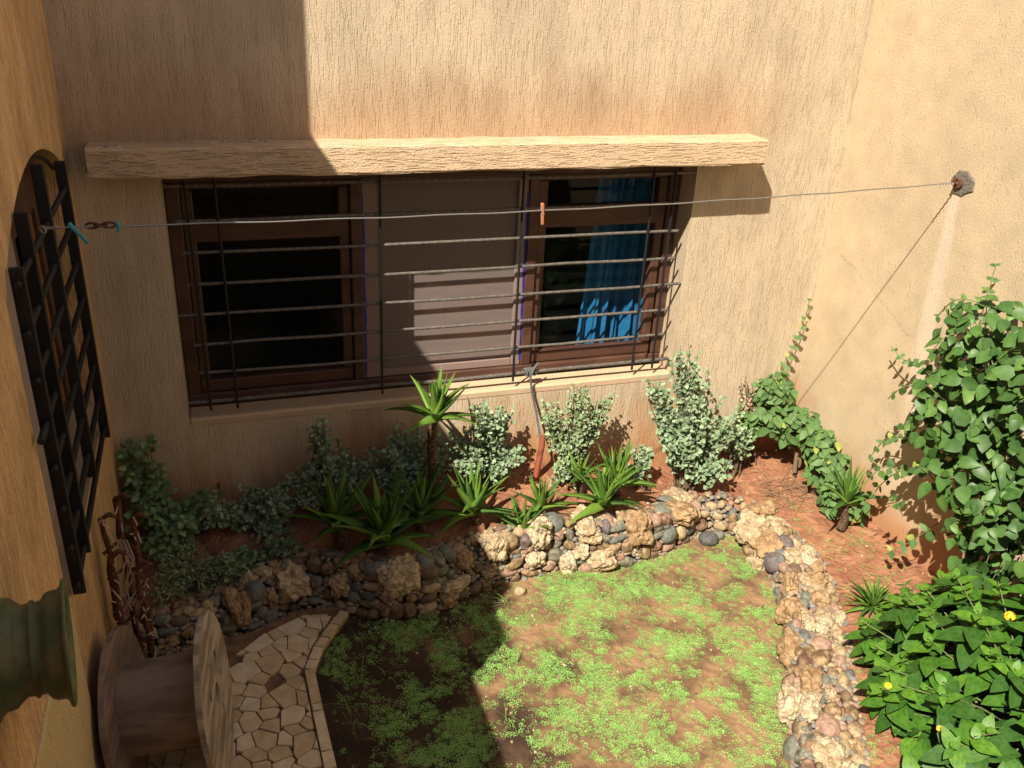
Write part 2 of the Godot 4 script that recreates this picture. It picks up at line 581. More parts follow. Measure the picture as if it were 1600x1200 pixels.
# ------------------------------------------------------------------ materials
func make_materials() -> void:
	var wall_c := Color(0.81, 0.735, 0.63)
	render_textures("render", 1024, groove_field(1024, 4300, 3, 58, 1.2, 0.25, 11, 0.2), wall_c, Color(0.71, 0.615, 0.49), 3, 0.3)
	render_textures("sand", 1024, groove_field(1024, 1500, 2, 24, 1.4, 0.35, 29, 0.2), Color(0.83, 0.76, 0.665), Color(0.78, 0.695, 0.585), 15, 0.35)
	render_textures("comb", 512, groove_field(512, 1500, 5, 60, 1.4, 0.2, 47, 0.2), Color(0.90, 0.765, 0.59), Color(0.60, 0.43, 0.29), 33, 0.4)
	render_textures("scratch", 512, groove_field(512, 210, 8, 34, 1.5, 0.9, 53, 0.2), Color(0.82, 0.73, 0.55), Color(0.52, 0.42, 0.30), 37, 0.5)
	var back_stain := stain_shade_texture(384, 5, func(u: float, v: float, f: FastNoiseLite) -> Color:
		var n1 := f.get_noise_2d(u * 7.0, v * 5.0)
		var n2 := f.get_noise_2d(u * 40.0, v * 2.5 + 9.0)
		var k := 0.97 + 0.08 * n1 + 0.05 * n2
		var foot_ := smoothstep(0.80, 0.16, v * 4.0 + n1 * 0.35 + n2 * 0.15)        # earth splashed up from the bed
		var top := smoothstep(0.42, 0.0, absf(v * 4.0 - 2.30) + n1 * 0.10 + n2 * 0.08) * smoothstep(2.15, 2.27, v * 4.0) * smoothstep(3.95, 3.3, u * 4.17)       # grime where the ledge throws rain back
		var c := Color(k, k, k).lerp(Color(0.90, 0.66, 0.47), foot_ * 0.7)
		c = c.lerp(Color(0.80, 0.66, 0.56), top * 0.42)
		return c)
	M.wall = stain_shaded(world_tex(plain(Color.WHITE, 0.95), tex(M.render_a), tex(M.render_h), Vector3(0.62, 0.55, 0.62), 0.38), back_stain, Vector3(0.24, 0.25, 0.24), Vector3.ZERO)
	var side_stain := stain_shade_texture(384, 8, func(u: float, v: float, f: FastNoiseLite) -> Color:
		var z := (1.0 - u) * 4.0
		var y := v * 4.0
		var n1 := f.get_noise_2d(u * 6.0, v * 5.0)
		var n2 := f.get_noise_2d(u * 22.0, v * 22.0)
		var k := 0.98 + 0.035 * n1 + 0.04 * n2
		var c := Color(k, k, k * 0.98)
		c = c.lerp(Color(0.90, 0.68, 0.55), smoothstep(0.65, 0.15, y + n1 * 0.3) * 0.7)
		var drip := 0.91 + (2.18 - y) * 0.06 + 0.01 * n2      # whitewash run below the hook
		var half := 0.05 + 0.03 * smoothstep(2.1, 1.4, y)
		var run := smoothstep(half, half * 0.3, absf(z - drip)) * smoothstep(2.2, 2.12, y) * smoothstep(0.55, 1.4, y + n1 * 0.3)
		c = c.lerp(Color(1.0, 1.0, 1.0), 0.0)
		c = Color(c.r * 0.97, c.g * 0.95, c.b * 0.92).lerp(Color(1.0, 1.0, 1.0), clampf(run * 1.2, 0.0, 1.0))
		var crack := smoothstep(0.006, 0.001, absf(y - (1.52 - (z - 0.3) * 0.35 + 0.03 * n1 + 0.02 * n2))) * (1.0 if z > 0.15 and z < 0.85 else 0.0)
		return c.lerp(c * 0.80, crack * 0.5))
	M.side = stain_shaded(world_tex(plain(Color.WHITE, 0.95), tex(M.sand_a), tex(M.sand_h), Vector3(0.6, 0.6, 0.6), 0.3), side_stain, Vector3(0.25, 0.25, 0.25), Vector3.ZERO)
	var left_stain := stain_shade_texture(256, 12, func(u: float, v: float, f: FastNoiseLite) -> Color:
		var n1 := f.get_noise_2d(u * 26.0, v * 9.0)
		var n2 := f.get_noise_2d(u * 9.0, v * 7.0 + 3.0)
		var k := 0.94 + 0.12 * n1 + 0.06 * n2
		return Color(k, k * 0.97, k * 0.93).lerp(Color(0.8, 0.6, 0.45), smoothstep(0.5, 0.1, v * 6.0) * 0.6))
	M.comb = stain_shaded(world_tex(plain(Color.WHITE, 0.95), tex(M.comb_a), tex(M.comb_h), Vector3(1.15, 1.0, 1.15), 0.5), left_stain, Vector3(0.2, 0.1667, 0.2), Vector3.ZERO)
	M.scratch = world_tex(plain(Color.WHITE, 0.95), tex(M.scratch_a), tex(M.scratch_h), Vector3(1.1, 1.1, 1.1), 0.5)
	var ra: Image = M.render_a.duplicate()
	var rh: Image = M.render_h.duplicate()
	ra.rotate_90(CLOCKWISE)
	rh.rotate_90(CLOCKWISE)
	M.ledge = world_tex(plain(Color(1.0, 0.96, 0.92), 0.95), tex(ra), tex(rh), Vector3(0.5, 0.75, 0.5), 0.9)
	M.smooth_render = world_tex(plain(Color(0.95, 0.9, 0.85), 0.9), tex(M.sand_a), tex(M.sand_h), Vector3(0.9, 0.9, 0.9), 0.2)
	M.mortar = world_tex(plain(lin(0.13, 0.11, 0.09), 0.95), null, height_noise(256, 0.05, 4, 91), Vector3(4, 4, 4), 0.5)

	var soil_h := height_noise(512, 0.03, 5, 21)
	M.bed = world_tex(plain(Color.WHITE, 0.95), noise_albedo(512, Color(0.51, 0.335, 0.24), Color(0.64, 0.455, 0.34), 0.012, 5, 61), soil_h, Vector3(0.9, 0.9, 0.9), 1.6)
	M.lawn = world_tex(plain(Color.WHITE, 0.95), noise_albedo(512, Color(0.40, 0.31, 0.215), Color(0.575, 0.45, 0.33), 0.009, 5, 67, 1.0, 1.6), soil_h, Vector3(0.7, 0.7, 0.7), 1.2)
	stain_shaded(M.lawn, stain_shade_texture(256, 19, func(u: float, v: float, f: FastNoiseLite) -> Color:
		var n1 := f.get_noise_2d(u * 9.0, v * 9.0)      # patchy moist earth, with shade of the left side painted in by the path
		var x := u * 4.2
		var damp_shade := smoothstep(-0.2, 0.35, n1 * 0.8 + 0.5 - maxf(0.0, x - 1.3) * 0.95)
		return Color(1, 1, 1).lerp(Color(0.46, 0.42, 0.42), clampf(damp_shade, 0.0, 1.0))), Vector3(0.238, 0.238, 0.238), Vector3.ZERO)
	M.grout = world_tex(plain(Color.WHITE, 0.95), noise_albedo(256, Color(0.40, 0.30, 0.22), Color(0.52, 0.41, 0.31), 0.02, 4, 71), soil_h, Vector3(2, 2, 2), 0.5)
	M.earth = plain(lin(0.2, 0.13, 0.08), 0.95)
	var grain := height_noise(256, 0.02, 4, 81)
	M.paving = []
	for c in [[Color(0.76, 0.68, 0.55), Color(0.84, 0.76, 0.63)], [Color(0.71, 0.62, 0.49), Color(0.80, 0.71, 0.57)], [Color(0.79, 0.71, 0.60), Color(0.87, 0.80, 0.69)]]:
		M.paving.append(world_tex(plain(Color.WHITE, 0.85), noise_albedo(256, c[0], c[1], 0.02, 4, 101 + M.paving.size()), grain, Vector3(2, 2, 2), 0.25))

	var speck := noise_albedo(256, Color(0.78, 0.78, 0.78), Color(1, 1, 1), 0.03, 4, 111, 1.0, 1.8)
	var blotch := noise_albedo(256, Color(0.60, 0.57, 0.54), Color(1, 1, 1), 0.012, 5, 115, 1.0, 2.0)
	var rock_a := noise_albedo(512, Color(0.57, 0.475, 0.365), Color(0.75, 0.675, 0.55), 0.012, 5, 121, 1.0, 2.2)
	var rock_b := noise_albedo(512, Color(0.62, 0.54, 0.43), Color(0.80, 0.735, 0.615), 0.012, 5, 127, 1.0, 2.0)
	var pits := height_noise(512, 0.03, 5, 131)
	M.stone = {}
	var tones := {"G": [Color(0.49, 0.49, 0.44), Color(0.55, 0.535, 0.47), Color(0.44, 0.445, 0.425)], "P": [Color(0.66, 0.53, 0.455), Color(0.63, 0.50, 0.41)], "T": [Color(0.71, 0.62, 0.48), Color(0.65, 0.55, 0.41)],
		"B": [Color(0.46, 0.375, 0.30), Color(0.52, 0.425, 0.33)], "V": [Color(0.45, 0.40, 0.41), Color(0.51, 0.445, 0.44)], "D": [Color(0.37, 0.37, 0.36)]}
	for k in tones:
		M.stone[k] = []
		for c in tones[k]:
			M.stone[k].append(world_tex(plain(c, 0.75), speck if M.stone[k].size() != 1 else blotch, grain, Vector3(5, 5, 5), 0.15))
	M.stone["R"] = [world_tex(plain(Color.WHITE, 0.9), rock_a, pits, Vector3(3, 3, 3), 0.7), world_tex(plain(Color.WHITE, 0.9), rock_b, pits, Vector3(3, 3, 3), 0.7), world_tex(plain(Color(0.9, 0.84, 0.78), 0.9), rock_a, pits, Vector3(2.3, 2.3, 2.3), 0.7)]

	M.frame_wood = world_tex(plain(Color.WHITE, 0.5), noise_albedo(256, Color(0.28, 0.18, 0.142), Color(0.355, 0.242, 0.195), 0.02, 4, 141, 0.25), height_noise(256, 0.04, 3, 143, 0.25), Vector3(1.5, 1.5, 1.5), 0.1)
	M.shutter_wood = world_tex(plain(Color.WHITE, 0.55), noise_albedo(256, Color(0.50, 0.31, 0.22), Color(0.58, 0.38, 0.28), 0.02, 4, 145, 0.25), null, Vector3(1.5, 1.5, 1.5), 0.0)
	M.orange_wood = world_tex(plain(Color.WHITE, 0.6), noise_albedo(256, Color(0.52, 0.31, 0.15), Color(0.62, 0.40, 0.20), 0.02, 4, 149, 0.25), null, Vector3(1.5, 1.5, 1.5), 0.0)
	M.pale_paint = plain(Color(0.62, 0.56, 0.56), 0.7)
	M.screen = plain(Color(0.50, 0.45, 0.44, 0.72), 0.9)
	M.screen.transparency = BaseMaterial3D.TRANSPARENCY_ALPHA
	M.screen_frame = plain(Color(0.52, 0.44, 0.42), 0.7)
	M.glass = plain(Color(0.25, 0.28, 0.28, 0.05), 0.04)
	M.glass.metallic_specular = 0.3
	M.glass.transparency = BaseMaterial3D.TRANSPARENCY_ALPHA
	M.blue_tape = plain(Color(0.16, 0.17, 0.62), 0.6)
	M.curtain = world_tex(plain(Color(0.05, 0.43, 0.62), 0.9), noise_albedo(256, Color(0.82, 0.86, 0.9), Color(1, 1, 1), 0.05, 3, 151), null, Vector3(3, 3, 3), 0.0)
	M.curtain.backlight_enabled = true
	M.curtain.backlight = Color(0.3, 0.3, 0.3)
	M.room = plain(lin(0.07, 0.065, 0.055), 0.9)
	M.iron = world_tex(plain(Color.WHITE, 0.55, 0.1), noise_albedo(256, Color(0.31, 0.295, 0.285), Color(0.47, 0.435, 0.40), 0.03, 4, 155), height_noise(128, 0.06, 3, 157), Vector3(6, 6, 6), 0.06)
	M.black_iron = plain(Color(0.145, 0.14, 0.145), 0.55, 0.3)
	M.wire = plain(Color(0.62, 0.61, 0.60), 0.4, 0.7)
	M.rust = world_tex(plain(Color.WHITE, 0.9), noise_albedo(256, Color(0.30, 0.17, 0.12), Color(0.47, 0.30, 0.20), 0.03, 5, 161, 1.0, 2.2), height_noise(128, 0.06, 4, 163), Vector3(5, 5, 5), 0.2)
	M.peel = plain(Color(0.78, 0.70, 0.63), 0.9)
	M.green_paint = world_tex(plain(Color.WHITE, 0.55, 0.1), noise_albedo(512, Color(0.27, 0.335, 0.215), Color(0.41, 0.39, 0.265), 0.010, 5, 171, 1.0, 2.4), height_noise(128, 0.05, 4, 173), Vector3(2.4, 2.4, 2.4), 0.12)
	M.ply = world_tex(plain(Color.WHITE, 0.85), noise_albedo(512, Color(0.49, 0.435, 0.385), Color(0.70, 0.645, 0.58), 0.016, 5, 181, 0.14, 1.9), height_noise(256, 0.03, 4, 183, 0.2), Vector3(1.6, 1.6, 1.6), 0.3)
	M.drum_wood = world_tex(plain(Color.WHITE, 0.85), noise_albedo(512, Color(0.45, 0.375, 0.325), Color(0.575, 0.495, 0.435), 0.012, 5, 187, 0.2, 2.0), height_noise(256, 0.03, 4, 189, 0.2), Vector3(1.6, 1.6, 1.6), 0.3)
	M.mortar_patch = world_tex(plain(Color(0.44, 0.41, 0.375), 0.95), null, grain, Vector3(8, 8, 8), 0.4)
	M.rope = plain(Color(0.72, 0.65, 0.56), 0.95)
	M.cable = plain(Color(0.36, 0.36, 0.37), 0.6)
	M.terracotta = plain(Color(0.54, 0.29, 0.205), 0.7)
	M.peg_wood = plain(Color(0.70, 0.46, 0.30), 0.8)
	M.peg_blue = plain(Color(0.20, 0.60, 0.66), 0.45)

	var veined := leaf_texture(128, Color(0.66, 0.74, 0.60), Color(0.86, 0.88, 0.8), Color(1.0, 1.0, 0.80), 7, 201)
	var soft := leaf_texture(64, Color(0.85, 0.88, 0.82), Color(1, 1, 1), Color(0.98, 1.0, 0.9), 4, 203)
	M.aloe = [leaf_mat(lin(0.14, 0.25, 0.045), null, 0.5, 0.15, true), leaf_mat(lin(0.20, 0.31, 0.055), null, 0.5, 0.2, true), leaf_mat(lin(0.095, 0.18, 0.04), null, 0.5, 0.15, true)]
	M.aloe_dry = leaf_mat(lin(0.50, 0.33, 0.22), null, 0.9, 0.2, true)
	M.aloe_stem = world_tex(plain(lin(0.20, 0.125, 0.075), 0.95), blotch, height_noise(128, 0.08, 3, 207), Vector3(9, 9, 9), 0.6)
	M.lantana = [leaf_mat(lin(0.095, 0.215, 0.035), veined, 0.42, 0.3), leaf_mat(lin(0.062, 0.145, 0.032), veined, 0.42, 0.3), leaf_mat(lin(0.15, 0.30, 0.045), veined, 0.45, 0.4)]
	M.vine = [leaf_mat(lin(0.085, 0.17, 0.045), soft, 0.42, 0.3), leaf_mat(lin(0.06, 0.125, 0.035), soft, 0.4, 0.3), leaf_mat(lin(0.125, 0.225, 0.055), soft, 0.45, 0.35)]
	M.corner = [leaf_mat(lin(0.12, 0.21, 0.07), soft, 0.55, 0.3), leaf_mat(lin(0.095, 0.175, 0.06), soft, 0.55, 0.3), leaf_mat(lin(0.33, 0.36, 0.10), soft, 0.6, 0.3)]
	M.leaf_copies = leaf_mat(Color.WHITE, soft, 0.75, 0.25, true)
	M.weed = leaf_mat(Color.WHITE, null, 0.75, 0.3, true)
	M.twig = plain(lin(0.17, 0.115, 0.07), 0.95)
	M.green_twig = plain(lin(0.16, 0.20, 0.07), 0.8)
	M.yellow = plain(lin(0.80, 0.50, 0.02), 0.7)
	M.dry_copies = plain(Color.WHITE, 0.95)
	M.dry_copies.vertex_color_use_as_albedo = true

# ------------------------------------------------------------------ setting
func make_ground() -> void:
	var st := begin()
	quad_out(st, Vector3(-300, -0.08, -300), Vector3(300, -0.08, -300), Vector3(300, -0.08, 300), Vector3(-300, -0.08, 300), Vector3.UP)
	structure("ground", done(st), M.earth)
	var step := 0.03
	var nx := 143
	var nzz := 210
	var ys := PackedFloat32Array()
	var ds := PackedFloat32Array()
	for j in nzz + 1:
		for i in nx + 1:
			var x := -0.05 + i * step
			var z := -0.05 + j * step
			ds.append(near_foot(Vector2(x, z)).x)
			ys.append(ground_y(x, z))
	var bed := begin()
	var lawn := begin()
	bed.set_smooth_group(0)
	lawn.set_smooth_group(0)
	for j in nzz:
		for i in nx:
			var v: Array = []
			var dm := 0.0
			for k in [[0, 0], [1, 0], [1, 1], [0, 1]]:
				var at: int = (j + k[1]) * (nx + 1) + i + k[0]
				v.append(Vector3(-0.05 + (i + k[0]) * step, ys[at], -0.05 + (j + k[1]) * step))
				dm += ds[at] * 0.25
			quad_out(bed if dm > 0.06 else lawn, v[0], v[1], v[2], v[3], Vector3.UP)
	structure("flower_bed_soil", done(bed), M.bed)
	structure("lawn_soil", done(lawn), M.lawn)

func make_path() -> void:
	var outer := PackedVector2Array([Vector2(1.07, 0.79), Vector2(0.91, 1.03), Vector2(0.852, 1.17), Vector2(0.86, 1.44), Vector2(0.872, 1.77), Vector2(0.90, 2.4), Vector2(0.95, 3.2), Vector2(0.005, 3.2), Vector2(0.005, 0.9), Vector2(0.31, 0.87), Vector2(0.58, 0.82), Vector2(0.81, 0.71), Vector2(1.0, 0.73)])
	var st := begin()
	prism(st, outer, Vector3(0, 0.034, 0), Vector3(1, 0, 0), Vector3(0, 0, 1), Vector3.UP, 0.1)
	var path := structure("path", done(st), M.grout)
	# kerb of long flat stones along the lawn
	var line: Array = [Vector2(1.045, 0.80), Vector2(0.885, 1.035), Vector2(0.826, 1.175), Vector2(0.833, 1.44), Vector2(0.845, 1.77), Vector2(0.873, 2.4), Vector2(0.92, 3.1)]
	rng.seed = 77
	for i in line.size() - 1:
		var a: Vector2 = line[i]
		var b: Vector2 = line[i + 1]
		var ln := a.distance_to(b)
		var at := 0.0
		while at < ln - 0.01:
			var piece := minf(rng.randf_range(0.05, 0.10) if i < 2 else rng.randf_range(0.13, 0.27), ln - at)
			if ln - at - piece < 0.04: piece = ln - at
			var d := (b - a) / ln
			var n := Vector2(d.y, -d.x) * rng.randf_range(0.021, 0.025)
			var p := a + d * (at + 0.003)
			var q := a + d * (at + piece - 0.003)
			var sk := d * rng.randf_range(-0.006, 0.006)
			var s2 := begin()
			prism(s2, PackedVector2Array([p - n, q - n + sk, q + n - sk, p + n]), Vector3(0, rng.randf_range(0.056, 0.062), 0), Vector3(1, 0, 0), Vector3(0, 0, 1), Vector3.UP, 0.03, true, 0.004)
			put("kerb_stone", done(s2), M.paving[rng.randi() % 3], path)
			at += piece
	# crazy paving
	var region := PackedVector2Array([Vector2(0.99, 0.80), Vector2(0.855, 1.02), Vector2(0.798, 1.175), Vector2(0.805, 1.44), Vector2(0.817, 1.77), Vector2(0.845, 2.4), Vector2(0.87, 2.75), Vector2(0.02, 2.75), Vector2(0.02, 1.3), Vector2(0.34, 1.14), Vector2(0.50, 0.98), Vector2(0.64, 0.86), Vector2(0.84, 0.77)])
	var sites: Array = []
	for k in 6000:
		var p := Vector2(rng.randf_range(-0.05, 1.1), rng.randf_range(0.7, 2.85))
		var r := 0.042 + 0.08 * pow(rng.randf(), 2.2)
		var ok := true
		for q in sites:
			if p.distance_to(Vector2(q.x, q.y)) < (r + q.z) * 0.62:
				ok = false
				break
		if ok: sites.append(Vector3(p.x, p.y, r))
	var made := 0
	for i in sites.size():
		var c := Vector2(sites[i].x, sites[i].y)
		var poly := PackedVector2Array([c + Vector2(-0.3, -0.3), c + Vector2(0.3, -0.3), c + Vector2(0.3, 0.3), c + Vector2(-0.3, 0.3)])
		for k in sites.size():
			if k == i: continue
			var o := Vector2(sites[k].x, sites[k].y)
			if o.distance_to(c) > 0.42: continue
			# the dividing line is shared by both cells, a little turned so that joints are not all square to the sites
			var n := (o - c).normalized()
			var key: int = mini(i, k) * 7919 + maxi(i, k)
			var w: float = sites[i].z / (sites[i].z + sites[k].z)
			var m := c.lerp(o, w)
			n = n.rotated((float(hash(key) % 1000) / 1000.0 - 0.5) * 0.65)
			var cut := PackedVector2Array()
			for e in poly.size():
				var a := poly[e]
				var b := poly[(e + 1) % poly.size()]
				var da := (a - m).dot(n)
				var db := (b - m).dot(n)
				if da <= 0.0: cut.append(a)
				if (da < 0.0) != (db < 0.0) and absf(da - db) > 1e-9: cut.append(a + (b - a) * (da / (da - db)))
			poly = cut
			if poly.size() < 3: break
		if poly.size() < 3: continue
		for q in Geometry2D.intersect_polygons(poly, region):
			for s in Geometry2D.offset_polygon(q, -rng.randf_range(0.001, 0.0034)):
				var clean := PackedVector2Array()
				for e in s.size():
					if clean.size() == 0 or (s[e].distance_to(clean[clean.size() - 1]) > 0.006 and s[e].distance_to(s[0]) > 0.006): clean.append(s[e])
				var area := 0.0
				for e in clean.size(): area += clean[e].cross(clean[(e + 1) % clean.size()]) * 0.5
				if clean.size() < 3 or absf(area) < 0.0006 or made > 290: continue
				if rng.randf() < 0.03 and clean[0].y < 1.6: continue        # a few are missing
				var s2 := begin()
				prism(s2, clean, Vector3(0, rng.randf_range(0.045, 0.053), 0), Vector3(1, 0, 0), Vector3(0, 0, 1), Vector3(rng.randfn(0, 0.02), 1, rng.randfn(0, 0.02)).normalized(), 0.02, true, 0.003)
				put("paving_stone", done(s2), M.paving[rng.randi() % 3], path)
				made += 1

func make_walls() -> void:
	# back wall with its window opening
	var wt := 0.28
	var w := thing("house_wall", Vector3(2.1, 0, 0), "long grooved ochre house wall at the back, around the wide barred window", "wall")
	var st := begin()
	var X := Vector3(1, 0, 0)
	var Y := Vector3(0, 1, 0)
	var x0 := 0.375
	var x1 := 3.195
	var y0 := 0.80
	var y1 := 2.10
	for r in [[-0.3, x0, -0.2, 4.6], [x1, XR + 0.3, -0.2, 4.6], [x0, x1, -0.2, y0], [x0, x1, y1, 4.6]]:
		prism(st, PackedVector2Array([Vector2(r[0], r[2]), Vector2(r[1], r[2]), Vector2(r[1], r[3]), Vector2(r[0], r[3])]), Vector3.ZERO, X, Y, Vector3(0, 0, 1), wt)
	put("wall", done(st), M.wall, w)
	st = begin()     # the ledge over the window, its faces slightly out of true
	var nseg := 28
	rng.seed = 5
	var sec: Array = []
	for i in nseg + 1:
		var x := lerpf(0.095, 3.49, float(i) / nseg)
		var j := func(s: float) -> float: return rng.randfn(0, s)
		sec.append([Vector3(x, 2.262 + j.call(0.002), 0.001), Vector3(x, 2.266 + j.call(0.002), 0.186 + j.call(0.003)), Vector3(x, 2.258 + j.call(0.002), 0.197 + j.call(0.002)), Vector3(x, 2.143 + j.call(0.002), 0.203 + j.call(0.002)), Vector3(x, 2.132 + j.call(0.004), 0.194 + j.call(0.003)), Vector3(x, 2.112, 0.001)])
	st.set_smooth_group(-1)
	var mid := Vector3(0, 2.19, 0.1)
	for i in nseg:
		for k in 5:
			quad_out(st, sec[i][k], sec[i][k + 1], sec[i + 1][k + 1], sec[i + 1][k], Vector3(0, sec[i][k].y + sec[i][k + 1].y, sec[i][k].z + sec[i][k + 1].z) * 0.5 - mid)
	for e in [0, nseg]:
		for k in range(1, 5):
			tri_out(st, sec[e][0], sec[e][k], sec[e][k + 1], Vector3(-1 if e == 0 else 1, 0, 0))
	put("ledge", done(st), M.ledge, w)
	st = begin()
	span(st, Vector3(x0 + 0.001, y0 - 0.03, -0.15), Vector3(x1 - 0.001, y0 + 0.02, 0.003), 0.010)
	put("sill", done(st), M.smooth_render, w)
	st = begin()
	for k in 26:     # chalky droppings and flakes lying along the top of the ledge
		var p := Vector3(rng.randf_range(0.45, 1.0), 2.266, rng.randf_range(0.01, 0.07))
		box(st, p, Vector3(rng.randf_range(0.008, 0.02), 0.006, rng.randf_range(0.006, 0.012)), 0.002, Basis(Vector3.UP, rng.randf() * 3.0))
	for k in 14:
		box(st, Vector3(0.13 + rng.randf() * 0.1, 2.267, 0.14 + rng.randf() * 0.03), Vector3(0.03, 0.005, 0.012), 0.002, Basis(Vector3.UP, rng.randfn(0, 0.3)))
	tag(put("chalky_flakes", done(st), M.peel, w), "", "", "", "stuff")

	# right wall
	w = thing("side_wall", Vector3(XR, 0, 2.5), "smooth sunlit ochre garden wall on the right, behind the climbing vine", "wall")
	st = begin()
	prism(st, PackedVector2Array([Vector2(0.0, -0.2), Vector2(7.0, -0.2), Vector2(7.0, 4.6), Vector2(0.0, 4.6)]), Vector3(XR, 0, 0), Vector3(0, 0, 1), Y, Vector3(-1, 0, 0), 0.25)
	put("wall", done(st), M.side, w)

	# unseen wall added behind the viewer to darken the lower court
	w = thing("added_rear_wall", Vector3(2.1, 0, 4.9), "low ochre wall added unseen behind the viewer to dim the court", "wall")
	st = begin()
	span(st, Vector3(0.02, -0.1, 4.75), Vector3(XR - 0.01, 2.6, 5.0), 0.01)
	put("wall", done(st), M.comb, w)

	# left wall: an arched opening, and a parapet that steps down towards the viewer
	w = thing("arch_wall", Vector3(0, 0, 2.0), "shaded orange combed wall on the left, pierced by the arched window", "wall")
	st = begin()
	var za := 0.10
	var zb := 1.70
	var ya := 0.98
	var arch: Array = []
	for i in 17:
		var t := float(i) / 16
		arch.append(Vector2(lerpf(za, zb, t), 2.12 + 0.26 * pow(sin(PI * t), 0.7)))
	var Z := Vector3(0, 0, 1)
	var XP := Vector3(1, 0, 0)
	var top: Array = [Vector2(zb, 3.30), Vector2(1.5, 3.33), Vector2(1.5, 3.60), Vector2(1.28, 3.60), Vector2(1.28, 3.95), Vector2(0.98, 3.95), Vector2(0.98, 6.2), Vector2(za, 6.2)]
	var polys: Array = [
		[Vector2(-0.28, -0.2), Vector2(za, -0.2), Vector2(za, 6.2), Vector2(-0.28, 6.2)],
		[Vector2(za, -0.2), Vector2(zb, -0.2), Vector2(zb, ya), Vector2(za, ya)],
		arch + top,
		[Vector2(zb, -0.2), Vector2(6.5, -0.2), Vector2(6.5, 2.42), Vector2(2.80, 2.42), Vector2(2.80, 2.80), Vector2(2.55, 2.80), Vector2(2.55, 3.02), Vector2(2.30, 3.04), Vector2(1.84, 3.24), Vector2(zb, 3.30)]]
	for q in polys:
		prism(st, PackedVector2Array(q), Vector3.ZERO, Z, Y, XP, 0.24)
	put("wall", done(st), M.comb, w)
	st = begin()     # the scratched lower band, standing a little proud
	span(st, Vector3(-0.1, -0.1, zb + 0.02), Vector3(0.012, 1.07, 6.4), 0.006)
	put("lower_band", done(st), M.scratch, w)

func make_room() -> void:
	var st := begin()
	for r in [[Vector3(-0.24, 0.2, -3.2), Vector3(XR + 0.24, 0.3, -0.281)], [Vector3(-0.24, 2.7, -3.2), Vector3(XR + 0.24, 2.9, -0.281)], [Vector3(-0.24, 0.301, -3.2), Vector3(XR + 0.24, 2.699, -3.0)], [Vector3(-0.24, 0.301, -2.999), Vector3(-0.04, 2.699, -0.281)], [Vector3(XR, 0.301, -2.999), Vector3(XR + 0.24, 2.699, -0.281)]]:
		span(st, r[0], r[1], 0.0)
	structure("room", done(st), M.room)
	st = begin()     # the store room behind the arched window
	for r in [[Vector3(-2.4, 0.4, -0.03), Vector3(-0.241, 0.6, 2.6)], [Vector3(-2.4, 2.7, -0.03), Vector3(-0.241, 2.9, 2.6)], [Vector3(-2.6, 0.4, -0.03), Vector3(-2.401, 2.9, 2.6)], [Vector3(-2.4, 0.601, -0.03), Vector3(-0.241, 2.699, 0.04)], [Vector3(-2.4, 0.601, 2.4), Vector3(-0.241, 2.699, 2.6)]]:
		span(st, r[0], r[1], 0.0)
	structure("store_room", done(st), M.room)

func wood_bar(parent: Node3D, called: String, lo: Vector3, hi: Vector3, m: Material, bev := 0.005) -> MeshInstance3D:
	var st := begin()
	span(st, lo, hi, bev)
	return put(called, done(st), m, parent)

